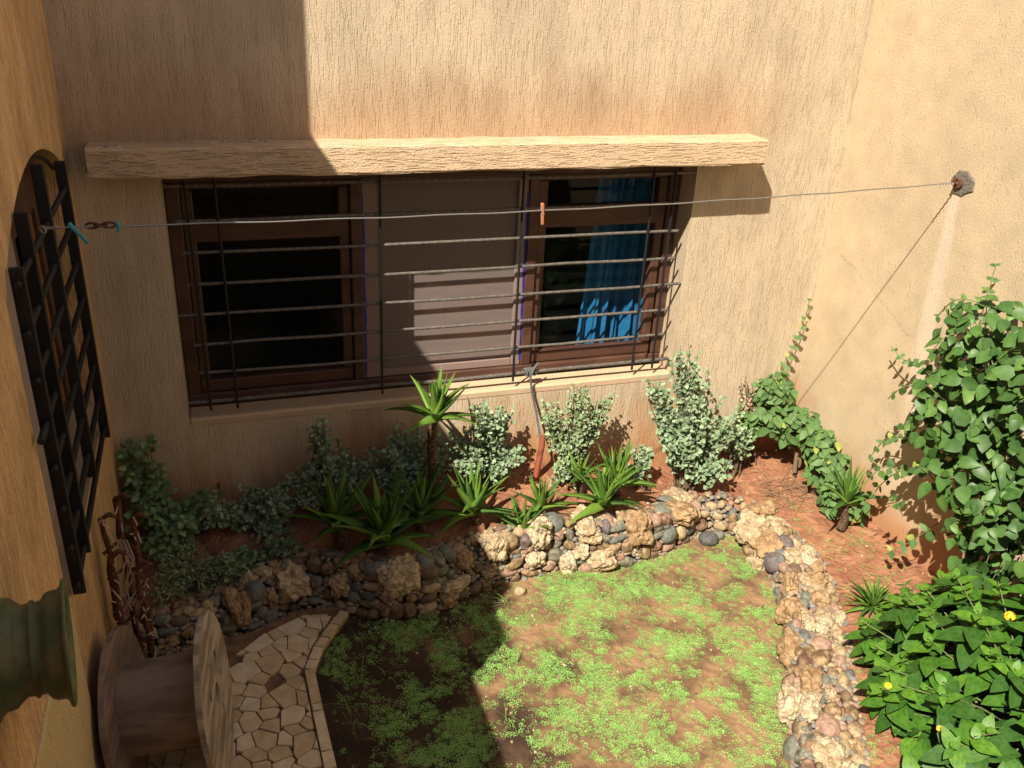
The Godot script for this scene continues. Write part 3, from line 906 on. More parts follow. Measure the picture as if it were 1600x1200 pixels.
func make_window() -> void:
	var w := thing("window", Vector3(1.79, 0.82, -0.2), "wide three-part brown wooden window recessed under the ledge", "window")
	var zf := -0.155
	var zr := -0.25
	var st := begin()
	span(st, Vector3(0.377, 0.822, zr), Vector3(3.193, 0.885, zf), 0.008)
	span(st, Vector3(0.377, 2.03, zr), Vector3(3.193, 2.098, zf), 0.006)
	for r in [[0.377, 0.445], [1.275, 1.335], [2.265, 2.325], [3.125, 3.193]]:
		span(st, Vector3(r[0], 0.886, zr + 0.002), Vector3(r[1], 2.029, zf - 0.003), 0.006)
	put("frame", done(st), M.frame_wood, w)
	for c in [[0.447, 1.273], [2.327, 3.123]]:
		var s := begin()     # a casement with its transom light above
		var a: float = c[0]
		var b: float = c[1]
		var zz := -0.175
		span(s, Vector3(a, 0.888, zr + 0.01), Vector3(b, 0.955, zz), 0.006)
		span(s, Vector3(a, 1.72, zr + 0.01), Vector3(b, 1.84, zz - 0.002), 0.006)
		span(s, Vector3(a, 1.99, zr + 0.01), Vector3(b, 2.028, zz), 0.006)
		span(s, Vector3(a, 0.956, zr + 0.012), Vector3(a + 0.055, 1.989, zz - 0.004), 0.006)
		span(s, Vector3(b - 0.055, 0.956, zr + 0.012), Vector3(b, 1.989, zz - 0.004), 0.006)
		var cas := put("casement", done(s), M.frame_wood, w)
		for e in [[0.95, 1.725], [1.835, 1.995]]:
			var g := begin()
			quad_out(g, Vector3(a + 0.05, e[0], -0.213), Vector3(b - 0.05, e[0], -0.213), Vector3(b - 0.05, e[1], -0.213), Vector3(a + 0.05, e[1], -0.213), Vector3(0, 0, 1))
			sub("pane", done(g), M.glass, cas)
	# the fly screen over the middle light and the shutter boards behind it
	var f := begin()
	span(f, Vector3(1.338, 0.888, -0.20), Vector3(1.415, 2.027, -0.168), 0.004)
	span(f, Vector3(2.205, 0.888, -0.20), Vector3(2.262, 2.027, -0.168), 0.004)
	span(f, Vector3(1.416, 0.888, -0.20), Vector3(2.204, 0.935, -0.169), 0.004)
	span(f, Vector3(1.416, 1.995, -0.20), Vector3(2.204, 2.027, -0.169), 0.004)
	var fs := put("fly_screen_frame", done(f), M.screen_frame, w)
	f = begin()
	var sc0 := Vector3(1.41, 0.93, -0.186)
	quad_out(f, sc0, sc0 + Vector3(0.80, 0, 0), sc0 + Vector3(0.80, 1.07, 0), sc0 + Vector3(0, 1.07, 0), Vector3(0, 0, 1))
	sub("fly_screen", done(f), M.screen, fs)
	for r in [[1.34, 1.46], [1.70, 1.81], [2.06, 2.26]]:
		wood_bar(w, "shutter_stile", Vector3(r[0], 0.89, -0.262), Vector3(r[1], 2.025, -0.225), M.shutter_wood)
	for r in [[1.462, 1.698], [1.812, 2.058]]:
		wood_bar(w, "shutter_panel", Vector3(r[0], 1.05, -0.26), Vector3(r[1], 1.9, -0.245), M.shutter_wood, 0.003)
		wood_bar(w, "shutter_rail", Vector3(r[0], 0.89, -0.26), Vector3(r[1], 1.049, -0.228), M.shutter_wood)
		wood_bar(w, "shutter_rail", Vector3(r[0], 1.901, -0.26), Vector3(r[1], 2.025, -0.228), M.shutter_wood)
	rng.seed = 9
	for e in [[1.343, -0.1665], [2.258, -0.1665]]:
		var s := begin()
		var pts: Array = []
		for i in 14: pts.append(Vector3(e[0] + rng.randfn(0, 0.002), 0.92 + i * 0.078, e[1]))
		for i in 13:
			var hw := rng.randf_range(0.003, 0.007)
			quad_out(s, pts[i] - Vector3(hw, 0, 0), pts[i] + Vector3(hw, 0, 0), pts[i + 1] + Vector3(hw, 0, 0), pts[i + 1] - Vector3(hw, 0, 0), Vector3(0, 0, 1))
		put("blue_tape", done(s), M.blue_tape, w)

	# curtain in the right light
	var cs := begin()
	cs.set_smooth_group(0)
	var cols := 90
	var grid: Array = []
	for j in 15:
		var row: Array = []
		var v := float(j) / 14
		for i in cols + 1:
			var u := float(i) / cols
			var left := lerpf(2.70, 2.79, pow(v, 1.2))
			var x := lerpf(left, 3.22, u)
			var z := -0.40 + 0.030 * sin(u * 38.0 + 1.2 * sin(v * 3.0)) * (1.0 - 0.4 * v) + 0.014 * sin(u * 91.0 + v * 2.0) + 0.03 * sin(u * 9.0)
			row.append(Vector3(x, lerpf(0.72, 2.2, v), z))
		grid.append(row)
	for j in 14:
		for i in cols:
			quad_out(cs, grid[j][i], grid[j][i + 1], grid[j + 1][i + 1], grid[j + 1][i], Vector3(0, 0, 1))
	tag(put("curtain", done(cs), M.curtain), "bright blue gathered curtain behind the right-hand window pane", "curtain")

	# the iron grille
	var g := thing("window_grille", Vector3(1.79, 0.88, 0.0), "dark iron grille of long rods across the wide window", "window grille")
	var rows := [[2.05, 0.385, 3.21, 0.009], [1.88, 0.42, 3.13, 0.009], [1.72, 0.435, 3.13, 0.0085], [1.56, 0.44, 3.13, 0.0085], [1.395, 0.385, 3.19, 0.0085], [1.235, 0.44, 3.125, 0.0085], [1.075, 0.45, 3.12, 0.0085], [0.91, 0.385, 3.165, 0.0115]]
	for r in rows:
		var s := begin()
		var pts: Array = []
		for i in 9:
			var t := i / 8.0
			pts.append(Vector3(lerpf(r[1], r[2], t), r[0] + rng.randfn(0, 0.002) - 0.004 * sin(PI * t), -0.012 + rng.randfn(0, 0.0015)))
		if r[0] < 1.0:
			pts.append(Vector3(3.185, 0.895, -0.014))
			pts.append(Vector3(3.187, 0.872, -0.02))
		tube(s, pts, [r[3]], 10)
		put("rod", done(s), M.iron, g)
	for x in [0.49, 0.625, 1.40, 2.165, 2.925, 3.06]:
		var s := begin()
		var lean := 0.006 if x > 1.0 else -0.012
		tube(s, [Vector3(x + lean, 2.09, 0.003), Vector3(x + lean * 0.4, 1.5, 0.003 + rng.randfn(0, 0.001)), Vector3(x, 0.865, 0.004)], [0.0068], 8)
		put("upright", done(s), M.black_iron, g)

func make_arch_window() -> void:
	var w := thing("arched_window", Vector3(-0.15, 0.98, 0.9), "arched window set back behind iron bars in the shaded left wall", "window")
	var st := begin()
	span(st, Vector3(-0.235, 0.982, 0.102), Vector3(0.0, 1.01, 1.698), 0.003)
	put("sill", done(st), M.smooth_render, w)
	wood_bar(w, "frame", Vector3(-0.2, 1.012, 0.102), Vector3(-0.14, 2.12, 0.17), M.frame_wood)
	wood_bar(w, "frame", Vector3(-0.2, 1.012, 0.83), Vector3(-0.14, 2.37, 0.91), M.frame_wood)
	wood_bar(w, "arch_board", Vector3(-0.13, 2.06, 0.172), Vector3(-0.112, 2.40, 1.69), M.frame_wood)
	wood_bar(w, "frame", Vector3(-0.2, 1.012, 0.172), Vector3(-0.142, 1.08, 0.828), M.frame_wood)
	wood_bar(w, "shutter", Vector3(-0.19, 1.082, 0.174), Vector3(-0.16, 2.11, 0.33), M.orange_wood)
	wood_bar(w, "shutter", Vector3(-0.19, 1.082, 0.57), Vector3(-0.165, 2.3, 0.826), M.frame_wood)
	wood_bar(w, "shutter", Vector3(-0.19, 1.012, 1.31), Vector3(-0.165, 2.2, 1.69), M.frame_wood)
	var pale := wood_bar(w, "shutter", Vector3(-0.13, 1.012, 0.93), Vector3(-0.105, 2.2, 1.30), M.pale_paint)
	pale.set_meta("label", "pale grey shutter leaf")
	var g := thing("arch_grille", Vector3(0.03, 1.0, 0.9), "black iron grille of upright flats and round rods over the arched window", "window grille")
	for b in [[0.45, 1.0, 2.27], [0.98, 1.1, 2.37], [1.40, 1.02, 2.31], [1.62, 1.0, 2.20]]:
		var s := begin()
		span(s, Vector3(0.005, b[1], b[0] - 0.009), Vector3(0.047, b[2], b[0] + 0.009), 0.003)
		put("upright", done(s), M.black_iron, g)
	var hoop := begin()      # the flat iron bent to the arch
	for i in 14:
		var a := lerpf(0.24, 1.66, i / 14.0)
		var b := lerpf(0.24, 1.66, (i + 1) / 14.0)
		var ha := 2.09 + 0.26 * pow(sin(PI * (a - 0.1) / 1.6), 0.7)
		var hb := 2.09 + 0.26 * pow(sin(PI * (b - 0.1) / 1.6), 0.7)
		var m := Vector3(-0.03, (ha + hb) * 0.5, (a + b) * 0.5)
		box(hoop, m, Vector3(0.02, 0.012, Vector2(b - a, hb - ha).length() + 0.006), 0.002, Basis(Vector3(1, 0, 0), -atan2(hb - ha, b - a)))
	put("hoop", done(hoop), M.black_iron, g)
	for i in 8:
		var y := 1.05 + i * 0.158
		var s := begin()
		var z0 := 0.40
		var z1 := 1.66
		if i == 4: z1 = 1.75
		tube(s, [Vector3(0.026, y, z0), Vector3(0.027, y + 0.004, 0.9), Vector3(0.026, y - 0.002, z1)], [0.0115], 8)
		put("rod", done(s), M.black_iron, g)

# ------------------------------------------------------------------ things by the left wall
func make_left_things() -> void:
	# cable drum
	var ax := Basis(Vector3.UP, -0.103) * Basis(Vector3(0, 0, 1), 0.099)      # local x runs from the wall to the outer disc
	var c2 := Vector3(0.4257, 0.392, 1.582)
	var r := 0.324
	var L := 0.335
	var drum := thing("cable_drum", c2 - Vector3(0.18, 0.343, 0), "weathered wooden cable drum lying on its rim on the crazy paving", "cable drum")
	for e in [0, 1]:
		var s := begin()
		var o := Transform3D(ax, c2 - ax.x * (L if e == 0 else 0.0))
		var t := 0.022
		var holes: Array = [[Vector2(0, 0), 0.045, 0]]
		if e == 1: holes = [[Vector2(0.0, 0.0), 0.043, 0], [Vector2(0.10, -0.10), 0.026, 0], [Vector2(0.085, 0.11), 0.018, 0], [Vector2(-0.115, -0.035), 0.022, 0], [Vector2(-0.13, 0.12), 0.014, 0], [Vector2(0.0, -0.125), 0.014, 0], [Vector2(0.16, 0.02), 0.012, 0]]
		# the disc is made of rings of cells; cells whose centre lies in a hole stay open
		var nr := 34
		var na := 120
		var open := func(q: Vector2) -> bool:
			for h in holes:
				if q.distance_to(h[0]) < h[1]: return true
			return false
		var snap := func(q: Vector2) -> Vector2:
			for h in holes:
				var d: float = q.distance_to(h[0])
				if absf(d - h[1]) < 0.0075 and d > 0.001: return h[0] + (q - h[0]) * (h[1] / d)
			return q
		s.set_smooth_group(-1)
		for i in nr:
			for k in na:
				var q: Array = []
				var mid := Vector2.ZERO
				for m in [[0, 0], [0, 1], [1, 1], [1, 0]]:
					var rr: float = r * float(i + m[0]) / nr
					var th: float = TAU * (k + m[1]) / na
					var p2 := Vector2(cos(th), sin(th)) * rr
					if i + m[0] == nr: p2 *= 1.0 + 0.006 * sin(th * 7.0) + 0.004 * sin(th * 19.0)
					p2 = snap.call(p2)
					mid += p2 * 0.25
					q.append(p2)
				if open.call(mid): continue
				var f := func(v: Vector2, xx: float) -> Vector3: return o * Vector3(xx, v.x, v.y)
				quad_out(s, f.call(q[0], t / 2), f.call(q[1], t / 2), f.call(q[2], t / 2), f.call(q[3], t / 2), ax.x)
				quad_out(s, f.call(q[0], -t / 2), f.call(q[1], -t / 2), f.call(q[2], -t / 2), f.call(q[3], -t / 2), -ax.x)
				if i == nr - 1: quad_out(s, f.call(q[2], t / 2), f.call(q[3], t / 2), f.call(q[3], -t / 2), f.call(q[2], -t / 2), ax * Vector3(0, mid.x, mid.y))
		for h in holes:      # walls of the holes
			for k in 20:
				var a: Vector2 = h[0] + Vector2.from_angle(TAU * k / 20) * h[1]
				var b: Vector2 = h[0] + Vector2.from_angle(TAU * (k + 1) / 20) * h[1]
				quad_out(s, o * Vector3(t / 2, a.x, a.y), o * Vector3(t / 2, b.x, b.y), o * Vector3(-t / 2, b.x, b.y), o * Vector3(-t / 2, a.x, a.y), ax * Vector3(0, h[0].x - a.x, h[0].y - a.y))
		put("disc", done(s), M.ply if e == 1 else M.drum_wood, drum)
	rng.seed = 31
	var bar := begin()
	lathe(bar, [Vector2(-L + 0.011, 0.178), Vector2(-L * 0.75, 0.180), Vector2(-L * 0.5, 0.1795), Vector2(-L * 0.25, 0.180), Vector2(-0.011, 0.178)], 64, Transform3D(ax, c2))
	put("barrel", done(bar), M.drum_wood, drum)

	# car wheel rim, bolted to the wall as a hose holder
	var rp := Vector3(0.17, 1.553, 2.568)
	var rim := thing("wheel_rim", rp - Vector3(0.1, 0.17, 0), "old green painted steel wheel rim fixed to the shaded left wall", "wheel rim")
	var R := 0.146
	var s := begin()
	var xf := Transform3D(Basis(Vector3.UP, 0.12) * Basis(Vector3(0, 0, 1), -0.05), rp)
	lathe(s, [Vector2(0.0, R - 0.014), Vector2(0.004, R + 0.002), Vector2(0.0, R + 0.008), Vector2(-0.006, R + 0.004), Vector2(-0.010, R - 0.010), Vector2(-0.016, R - 0.016), Vector2(-0.034, R - 0.017), Vector2(-0.044, R - 0.022), Vector2(-0.054, R - 0.036), Vector2(-0.066, R - 0.037), Vector2(-0.070, R - 0.031), Vector2(-0.076, R - 0.031), Vector2(-0.080, R - 0.037), Vector2(-0.095, R - 0.038), Vector2(-0.108, R - 0.028), Vector2(-0.118, R - 0.017), Vector2(-0.140, R - 0.014), Vector2(-0.150, R - 0.006), Vector2(-0.156, R + 0.006), Vector2(-0.161, R + 0.008), Vector2(-0.164, R)], 56, xf)
	lathe(s, [Vector2(0.0, R - 0.014), Vector2(-0.012, R - 0.022), Vector2(-0.034, R - 0.023), Vector2(-0.056, R - 0.042), Vector2(-0.095, R - 0.044), Vector2(-0.118, R - 0.023), Vector2(-0.164, R - 0.004)], 56, xf, -1.0)
	put("barrel", done(s), M.green_paint, rim)
	s = begin()
	lathe(s, [Vector2(-0.075, R - 0.043), Vector2(-0.085, 0.10), Vector2(-0.070, 0.085), Vector2(-0.070, 0.03), Vector2(-0.071, 0.03), Vector2(-0.074, 0.03), Vector2(-0.074, 0.085), Vector2(-0.089, 0.10), Vector2(-0.079, R - 0.043)], 48, xf)
	var wd := put("wheel_disc", done(s), M.green_paint, rim)
	for k in 4:
		s = begin()
		var v := xf * Vector3(-0.07, 0.056 * cos(TAU * k / 4 + 0.4), 0.056 * sin(TAU * k / 4 + 0.4))
		tube(s, [v, v + xf.basis.x * 0.016], [0.009], 6)
		sub("wheel_bolt", done(s), M.rust, wd)

	# rusty stand, paint peeling off in strips
	rng.seed = 12
	var rk := thing("rusty_stand", Vector3(0.11, 0.04, 1.02), "rusty scrap iron stand with flaking white paint behind the cable drum", "scrap stand")
	var posts := [[0.045, 1.05, 0.93], [0.10, 0.98, 0.97], [0.155, 1.03, 0.90], [0.07, 1.13, 0.80], [0.16, 1.12, 0.72]]
	var flakes := begin()
	for p in posts:
		var pts: Array = []
		var rad: Array = []
		var top: float = p[2]
		for i in 12:
			var t := i / 11.0
			pts.append(Vector3(p[0] + rng.randfn(0, 0.006), lerpf(0.03, top, t), p[1] + rng.randfn(0, 0.008)))
			rad.append(rng.randf_range(0.010, 0.017))
		pts.append(Vector3(p[0] + 0.03, top + 0.03, p[1] + 0.01))
		pts.append(Vector3(p[0] + 0.06, top + 0.015, p[1] + 0.015))
		rad.append(0.011); rad.append(0.008)
		var q := begin()
		tube(q, pts, rad, 5)
		put("post", done(q), M.rust, rk)
		for k in 9:
			var i2 := rng.randi_range(4, 11)
			var at: Vector3 = pts[i2] + Vector3(rng.randfn(0, 0.008), rng.randfn(0, 0.03), 0) + Vector3(0.006, 0, 0.012)
			var dd := Vector3(rng.randfn(0, 0.5), rng.randfn(0, 1), rng.randfn(0, 0.3)).normalized()
			box(flakes, at, Vector3(0.006, rng.randf_range(0.02, 0.06), 0.002), 0.0008, facing(Vector3.ZERO, Vector3(0.4, 0.2, 1) + rnd_dir() * 0.5, dd).basis)
	for k in 5:
		var q := begin()
		var y := 0.25 + k * 0.13
		tube(q, [Vector3(0.03, y, 1.06), Vector3(0.1, y + rng.randfn(0, 0.02), 0.99), Vector3(0.17, y + 0.02, 1.1)], [0.008], 5)
		put("crosspiece", done(q), M.rust, rk)
	var fl := put("peeling_paint", done(flakes), M.peel, rk)
	fl.set_meta("kind", "stuff")
	for k in 7:
		var q := begin()
		var a := Vector3(0.05 + rng.randf() * 0.1, 0.85, 1.0 + rng.randf() * 0.1)
		tube(q, [a, a + Vector3(0.02, -0.08, 0.02), a + Vector3(rng.randfn(0, 0.04), -0.2, 0.03), a + Vector3(rng.randfn(0, 0.05), -0.34, 0.03)], [0.0035], 4)
		put("cord", done(q), M.rope, rk)

func wire_point(t: float) -> Vector3:
	var a := Vector3(0.06, 2.225, 1.29)
	var b := Vector3(4.12, 2.185, 0.93)
	return a.lerp(b, t) + Vector3(0, -0.030 * sin(PI * t) + 0.0015 * sin(t * 60.0), 0.001 * sin(t * 47.0))

func peg(called: String, m: Material, at: Vector3, tilt: float, label: String, len_ := 0.075) -> void:
	var o := thing(called, at, label, "clothes peg")
	for s in [-1.0, 1.0]:
		var st := begin()
		var bs := Basis(Vector3(0, 0, 1), tilt) * Basis(Vector3(1, 0, 0), s * 0.06)
		box(st, at + bs * Vector3(0, -len_ * 0.3, s * 0.0055), Vector3(0.011, len_, 0.007), 0.002, bs)
		box(st, at + bs * Vector3(0, -len_ * 0.72, s * 0.003), Vector3(0.010, len_ * 0.2, 0.004), 0.001, bs)
		put("jaw", done(st), m, o)
	var sp := begin()
	var pts: Array = []
	for i in 20:
		pts.append(at + Basis(Vector3(0, 0, 1), tilt) * Vector3(-0.006 + 0.012 * i / 19.0, -len_ * 0.3 + 0.0055 * sin(i * 1.3), 0.0095 * cos(i * 1.3)))
	tube(sp, pts, [0.0009], 4)
	put("spring", done(sp), M.wire, o)

func make_clothesline() -> void:
	var w := thing("clothesline", Vector3(2.1, 2.1, 1.1), "thin steel clothesline wire strung across the court between both walls", "clothesline")
	var st := begin()
	var pts: Array = []
	for i in 81: pts.append(wire_point(i / 80.0))
	tube(st, pts, [0.0030], 6)
	put("wire", done(st), M.wire, w)
	for j in 2:      # the twists at both ends
		st = begin()
		pts = []
		for i in 40:
			var t := i / 39.0
			var p := wire_point(0.0 + t * 0.012) if j == 0 else wire_point(1.0 - t * 0.03)
			pts.append(p + Vector3(0, cos(t * 40.0), sin(t * 40.0)) * 0.005)
		tube(st, pts, [0.0020], 4)
		put("wire_twist", done(st), M.wire, w)
	st = begin()
	pts = []
	for i in 17:
		var t := TAU * i / 16
		pts.append(Vector3(0.062 + 0.009 * sin(t), 2.222 + 0.012 * cos(t), 1.295 + 0.006 * sin(t)))
	tube(st, pts, [0.003], 5)
	put("wire_loop", done(st), M.rope, w)
	# tensioner of rusty links
	st = begin()
	var tc := wire_point(0.043)
	for k in 3:
		pts = []
		for i in 13:
			var t := TAU * i / 12
			pts.append(tc + Vector3((k - 1) * 0.026 + 0.020 * cos(t), 0.010 * sin(t) * (1 if k != 1 else 0) + 0.004, 0.010 * sin(t) * (1 if k == 1 else 0.3)))
		tube(st, pts, [0.0042], 6)
	put("tensioner", done(st), M.rust, w)
	peg("clothes_peg", M.peg_wood, wire_point(0.4435) + Vector3(0, 0.012, 0), 0.06, "reddish wooden clothes peg hanging mid-wire before the window", 0.088)
	peg("clothes_peg", M.peg_blue, wire_point(0.022), 0.62, "turquoise clothes peg slanting on the wire beside the arched window", 0.085)
	peg("clothes_peg", M.peg_blue, wire_point(0.056) + Vector3(0, 0.010, 0), 0.05, "small turquoise peg right beside the rusty wire tensioner", 0.034)

	var h := thing("wall_hook", Vector3(XR, 2.18, 0.93), "rusty iron hook in a grey mortar patch on the right wall", "hook")
	st = begin()
	rng.seed = 3
	var poly := PackedVector2Array()
	for i in 18:
		var t := TAU * i / 18
		poly.append(Vector2(0.075 * cos(t), 0.062 * sin(t)) * rng.randf_range(0.85, 1.1))
	prism(st, poly, Vector3(XR - 0.008, 2.185, 0.945), Vector3(0, 0, 1), Vector3(0, 1, 0), Vector3(-1, 0, 0), 0.02, true, 0.005)
	put("mortar_patch", done(st), M.mortar_patch, h)
	st = begin()
	tube(st, [Vector3(XR, 2.18, 0.93), Vector3(XR - 0.035, 2.182, 0.93), Vector3(XR - 0.05, 2.195, 0.93), Vector3(XR - 0.045, 2.21, 0.93), Vector3(XR - 0.03, 2.205, 0.93)], [0.009, 0.009, 0.008, 0.007, 0.006], 7)
	lathe(st, [Vector2(0.0, 0.001), Vector2(0.0, 0.026), Vector2(-0.012, 0.026), Vector2(-0.016, 0.020), Vector2(-0.016, 0.001)], 6, Transform3D(Basis(), Vector3(XR - 0.008, 2.18, 0.93)), 1.0, false)
	put("hook", done(st), M.rust, h)

	# cable knotted on the grille and running down into the bed, and the broken clay-red pipe
	var cb := thing("knotted_cable", Vector3(2.28, 0.25, 0.1), "grey cable knotted round the bottom rod of the grille", "cable")
	st = begin()
	var k0 := Vector3(2.265, 0.91, -0.01)
	pts = []
	for i in 30:
		var t := i / 29.0
		pts.append(k0 + Vector3(-0.03 + 0.07 * t + 0.012 * sin(t * 25.0), 0.022 * cos(t * 25.0), 0.022 * sin(t * 25.0)))
	tube(st, pts, [0.0065], 6)
	put("knot", done(st), M.cable, cb)
	st = begin()
	tube(st, [k0 + Vector3(0.055, 0.05, 0.0), k0 + Vector3(0.02, 0.03, 0.03), k0 + Vector3(0.0, -0.02, 0.035), Vector3(2.275, 0.80, 0.035), Vector3(2.305, 0.66, 0.06), Vector3(2.32, 0.52, 0.11), Vector3(2.318, 0.45, 0.15)], [0.0068], 7)
	put("cable_tail", done(st), M.cable, cb)
	st = begin()
	tube(st, [Vector3(2.322, 0.56, 0.145), Vector3(2.315, 0.50, 0.155), Vector3(2.295, 0.40, 0.17), Vector3(2.262, 0.24, 0.20)], [0.015, 0.018, 0.018, 0.018], 12)
	tag(put("plastic_pipe", done(st), M.terracotta), "short brick-red pipe leaning upright between two saltbushes", "pipe")

# ------------------------------------------------------------------ rockery
func make_rockery() -> void:
	var known := PackedFloat32Array([0.53,0.12,0.06,0.075,0, 0.54,0.06,0.075,0.07,0, 0.54,0,0.07,0.061,6, 0.58,0.19,0.08,0.155,6, 0.62,0.14,0.089,0.172,6, 0.71,0.19,0.104,0.103,0, 0.7,0.13,0.089,0.052,0, 0.72,0.08,0.064,0.073,0, 0.76,0.04,0.087,0.095,0, 0.71,0.3,0.078,0.1,6, 0.79,0.29,0.061,0.123,6, 0.78,0.13,0.065,0.094,6, 0.84,0.27,0.064,0.117,6, 0.9,0.16,0.16,0.226,6, 1,0.25,0.075,0.102,3, 1,0.15,0.08,0.072,4, 1,0.09,0.074,0.041,0, 0.99,0.05,0.077,0.046,0, 1.06,0.08,0.054,0.062,3, 1.12,0.14,0.11,0.124,6, 1.3,0.27,0.132,0.075,0, 1.3,0.22,0.138,0.046,3, 1.29,0.17,0.097,0.046,2, 1.28,0.12,0.086,0.051,5, 1.29,0.08,0.117,0.051,0, 1.47,0.22,0.21,0.233,6, 1.64,0.31,0.098,0.137,0, 1.71,0.28,0.069,0.109,0, 1.78,0.28,0.074,0.124,0, 1.64,0.22,0.104,0.083,3, 1.72,0.21,0.088,0.064,0, 1.77,0.17,0.062,0.053,0, 1.66,0.17,0.134,0.042,0, 1.64,0.14,0.106,0.057,2, 1.62,0.09,0.091,0.052,3, 1.79,0.1,0.188,0.086,6, 1.9,0.09,0.062,0.044,0, 1.91,0.03,0.09,0.066,3, 1.73,0.04,0.099,0.108,6, 1.82,0.03,0.089,0.055,3, 1.61,0.03,0.104,0.063,2, 1.51,0.04,0.081,0.093,3, 1.44,0.05,0.084,0.092,3, 1.38,0.06,0.066,0.071,3, 1.32,0.03,0.064,0.062,3, 1.26,0.02,0.074,0.062,3, 1.85,0.22,0.112,0.097,6, 2.05,0.22,0.133,0.148,6, 2.14,0.23,0.095,0.103,2, 2.23,0.22,0.074,0.08,4, 2.17,0.17,0.072,0.034,2, 2.17,0.14,0.085,0.029,0, 2.15,0.1,0.127,0.064,2, 2.28,0.1,0.112,0.099,6, 2.11,0.06,0.136,0.046,1, 2.25,0.03,0.112,0.047,2, 2.4,0.29,0.12,0.133,0, 2.48,0.29,0.054,0.12,2, 2.42,0.21,0.068,0.075,1, 2.48,0.21,0.049,0.069,0, 2.41,0.16,0.064,0.052,0, 2.4,0.1,0.113,0.082,0, 2.48,0.15,0.067,0.052,2, 2.37,0.05,0.087,0.064,1, 2.47,0.05,0.102,0.152,6, 2.31,0.25,0.137,0.161,6, 2.56,0.28,0.117,0.18,6, 2.6,0.2,0.127,0.093,6, 2.58,0.01,0.076,0.071,1, 2.67,0.06,0.181,0.129,6, 2.55,0.11,0.081,0.093,6, 2.69,0.25,0.053,0.084,4, 2.77,0.23,0.122,0.047,0, 2.69,0.18,0.07,0.052,0, 2.77,0.17,0.118,0.049,0, 2.67,0.14,0.075,0.047,2, 2.74,0.12,0.101,0.056,2, 2.78,0.06,0.07,0.054,1, 2.82,0.02,0.109,0.066,0, 2.83,0.11,0.082,0.072,6, 2.91,0.2,0.151,0.238,6, 2.95,0.05,0.07,0.091,2, 3.03,0.22,0.081,0.077,1, 3.11,0.21,0.09,0.074,1, 3.04,0.17,0.122,0.051,0, 3.11,0.17,0.063,0.055,0, 3.04,0.13,0.112,0.049,0, 3.13,0.11,0.153,0.099,0, 3.02,0.07,0.095,0.061,1, 3.13,0.04,0.118,0.05,1, 3.24,0.08,0.079,0.095,2, 3.31,0.08,0.108,0.095,0, 3.18,0.27,0.175,0.145,0, 3.29,0.32,0.126,0.132,0, 3.38,0.31,0.186,0.238,6, 3.47,0.31,0.054,0.144,1, 3.44,0.22,0.063,0.086,1, 3.51,0.29,0.029,0.14,2, 3.38,0.13,0.086,0.069,2, 3.28,0.21,0.207,0.211,6, 3.42,0.06,0.11,0.076,1, 3.55,0.32,0.039,0.115,0, 3.56,0.32,0.038,0.146,0, 3.58,0.32,0.03,0.138,1, 3.58,0.25,0.033,0.105,1, 3.6,0.16,0.045,0.094,0, 3.62,0.26,0.041,0.172,2, 3.55,0.21,0.045,0.167,2, 3.61,0.11,0.058,0.061,2, 3.62,0.06,0.068,0.069,2, 3.68,0.33,0.095,0.188,6, 3.66,0.23,0.111,0.188,6, 3.75,0.11,0.26,0.26,6, 3.79,0.24,0.184,0.156,6, 3.83,0.28,0.088,0.131,2, 3.91,0.11,0.159,0.168,6, 3.92,0.23,0.124,0.091,4, 3.92,0.28,0.1,0.068,2, 3.98,0.16,0.115,0.066,0, 4.03,0.08,0.129,0.156,4, 4.05,0.13,0.073,0.05,0, 4.04,0.21,0.128,0.108,6, 3.82,0.01,0.194,0.114,2, 3.93,0.02,0.137,0.26,6, 4.12,0.12,0.072,0.053,1, 4.06,0.28,0.13,0.099,6, 4.12,0.31,0.076,0.094,6, 4.25,0.14,0.185,0.079,6, 4.22,0.22,0.093,0.068,6, 4.22,0.28,0.112,0.124,6, 4.28,0.28,0.109,0.073,2, 4.36,0.2,0.069,0.055,0, 4.42,0.18,0.069,0.06,0, 4.32,0.24,0.079,0.044,2, 4.38,0.27,0.119,0.098,6, 4.45,0.08,0.137,0.154,6, 4.5,0.17,0.085,0.053,2, 4.52,0.13,0.099,0.043,2, 4.59,0.12,0.08,0.047,1, 4.6,0.08,0.114,0.099,0, 4.57,0.18,0.123,0.063,6, 4.52,0.27,0.125,0.117,6, 4.5,0.35,0.117,0.053,6, 4.61,0.31,0.127,0.062,6, 4.61,0.24,0.119,0.072,6, 4.7,0.24,0.096,0.091,1, 4.81,0.23,0.123,0.089,2, 4.77,0.18,0.078,0.05,2, 4.86,0.16,0.114,0.074,1, 4.72,0.07,0.192,0.121,6, 4.94,0.13,0.075,0.058,2, 5,0.18,0.19,0.105,6, 4.95,0.04,0.102,0.116,1, 5.17,0.16,0.182,0.093,6, 5.1,0.06,0.201,0.134,6, 5.26,0.23,0.149,0.104,1, 5.16,0.26,0.078,0.074,6, 5.34,0.18,0.056,0.053,2, 5.33,0.02,0.145,0.149,0, 5.4,0.14,0.072,0.044,1, 5.42,0.08,0.058,0.144,0, 5.43,0.21,0.166,0.139,6, 5.36,0.15,0.073,0.053,0])
	var kinds := "GPTBVDR"
	var wall := thing("rockery_wall", Vector3(2.0, 0, 0.8), "low curved rockery wall of river pebbles and pitted ochre rocks", "stone wall")
	var st := begin()      # the earth and mortar core
	st.set_smooth_group(0)
	var cols: Array = []
	var n := 90
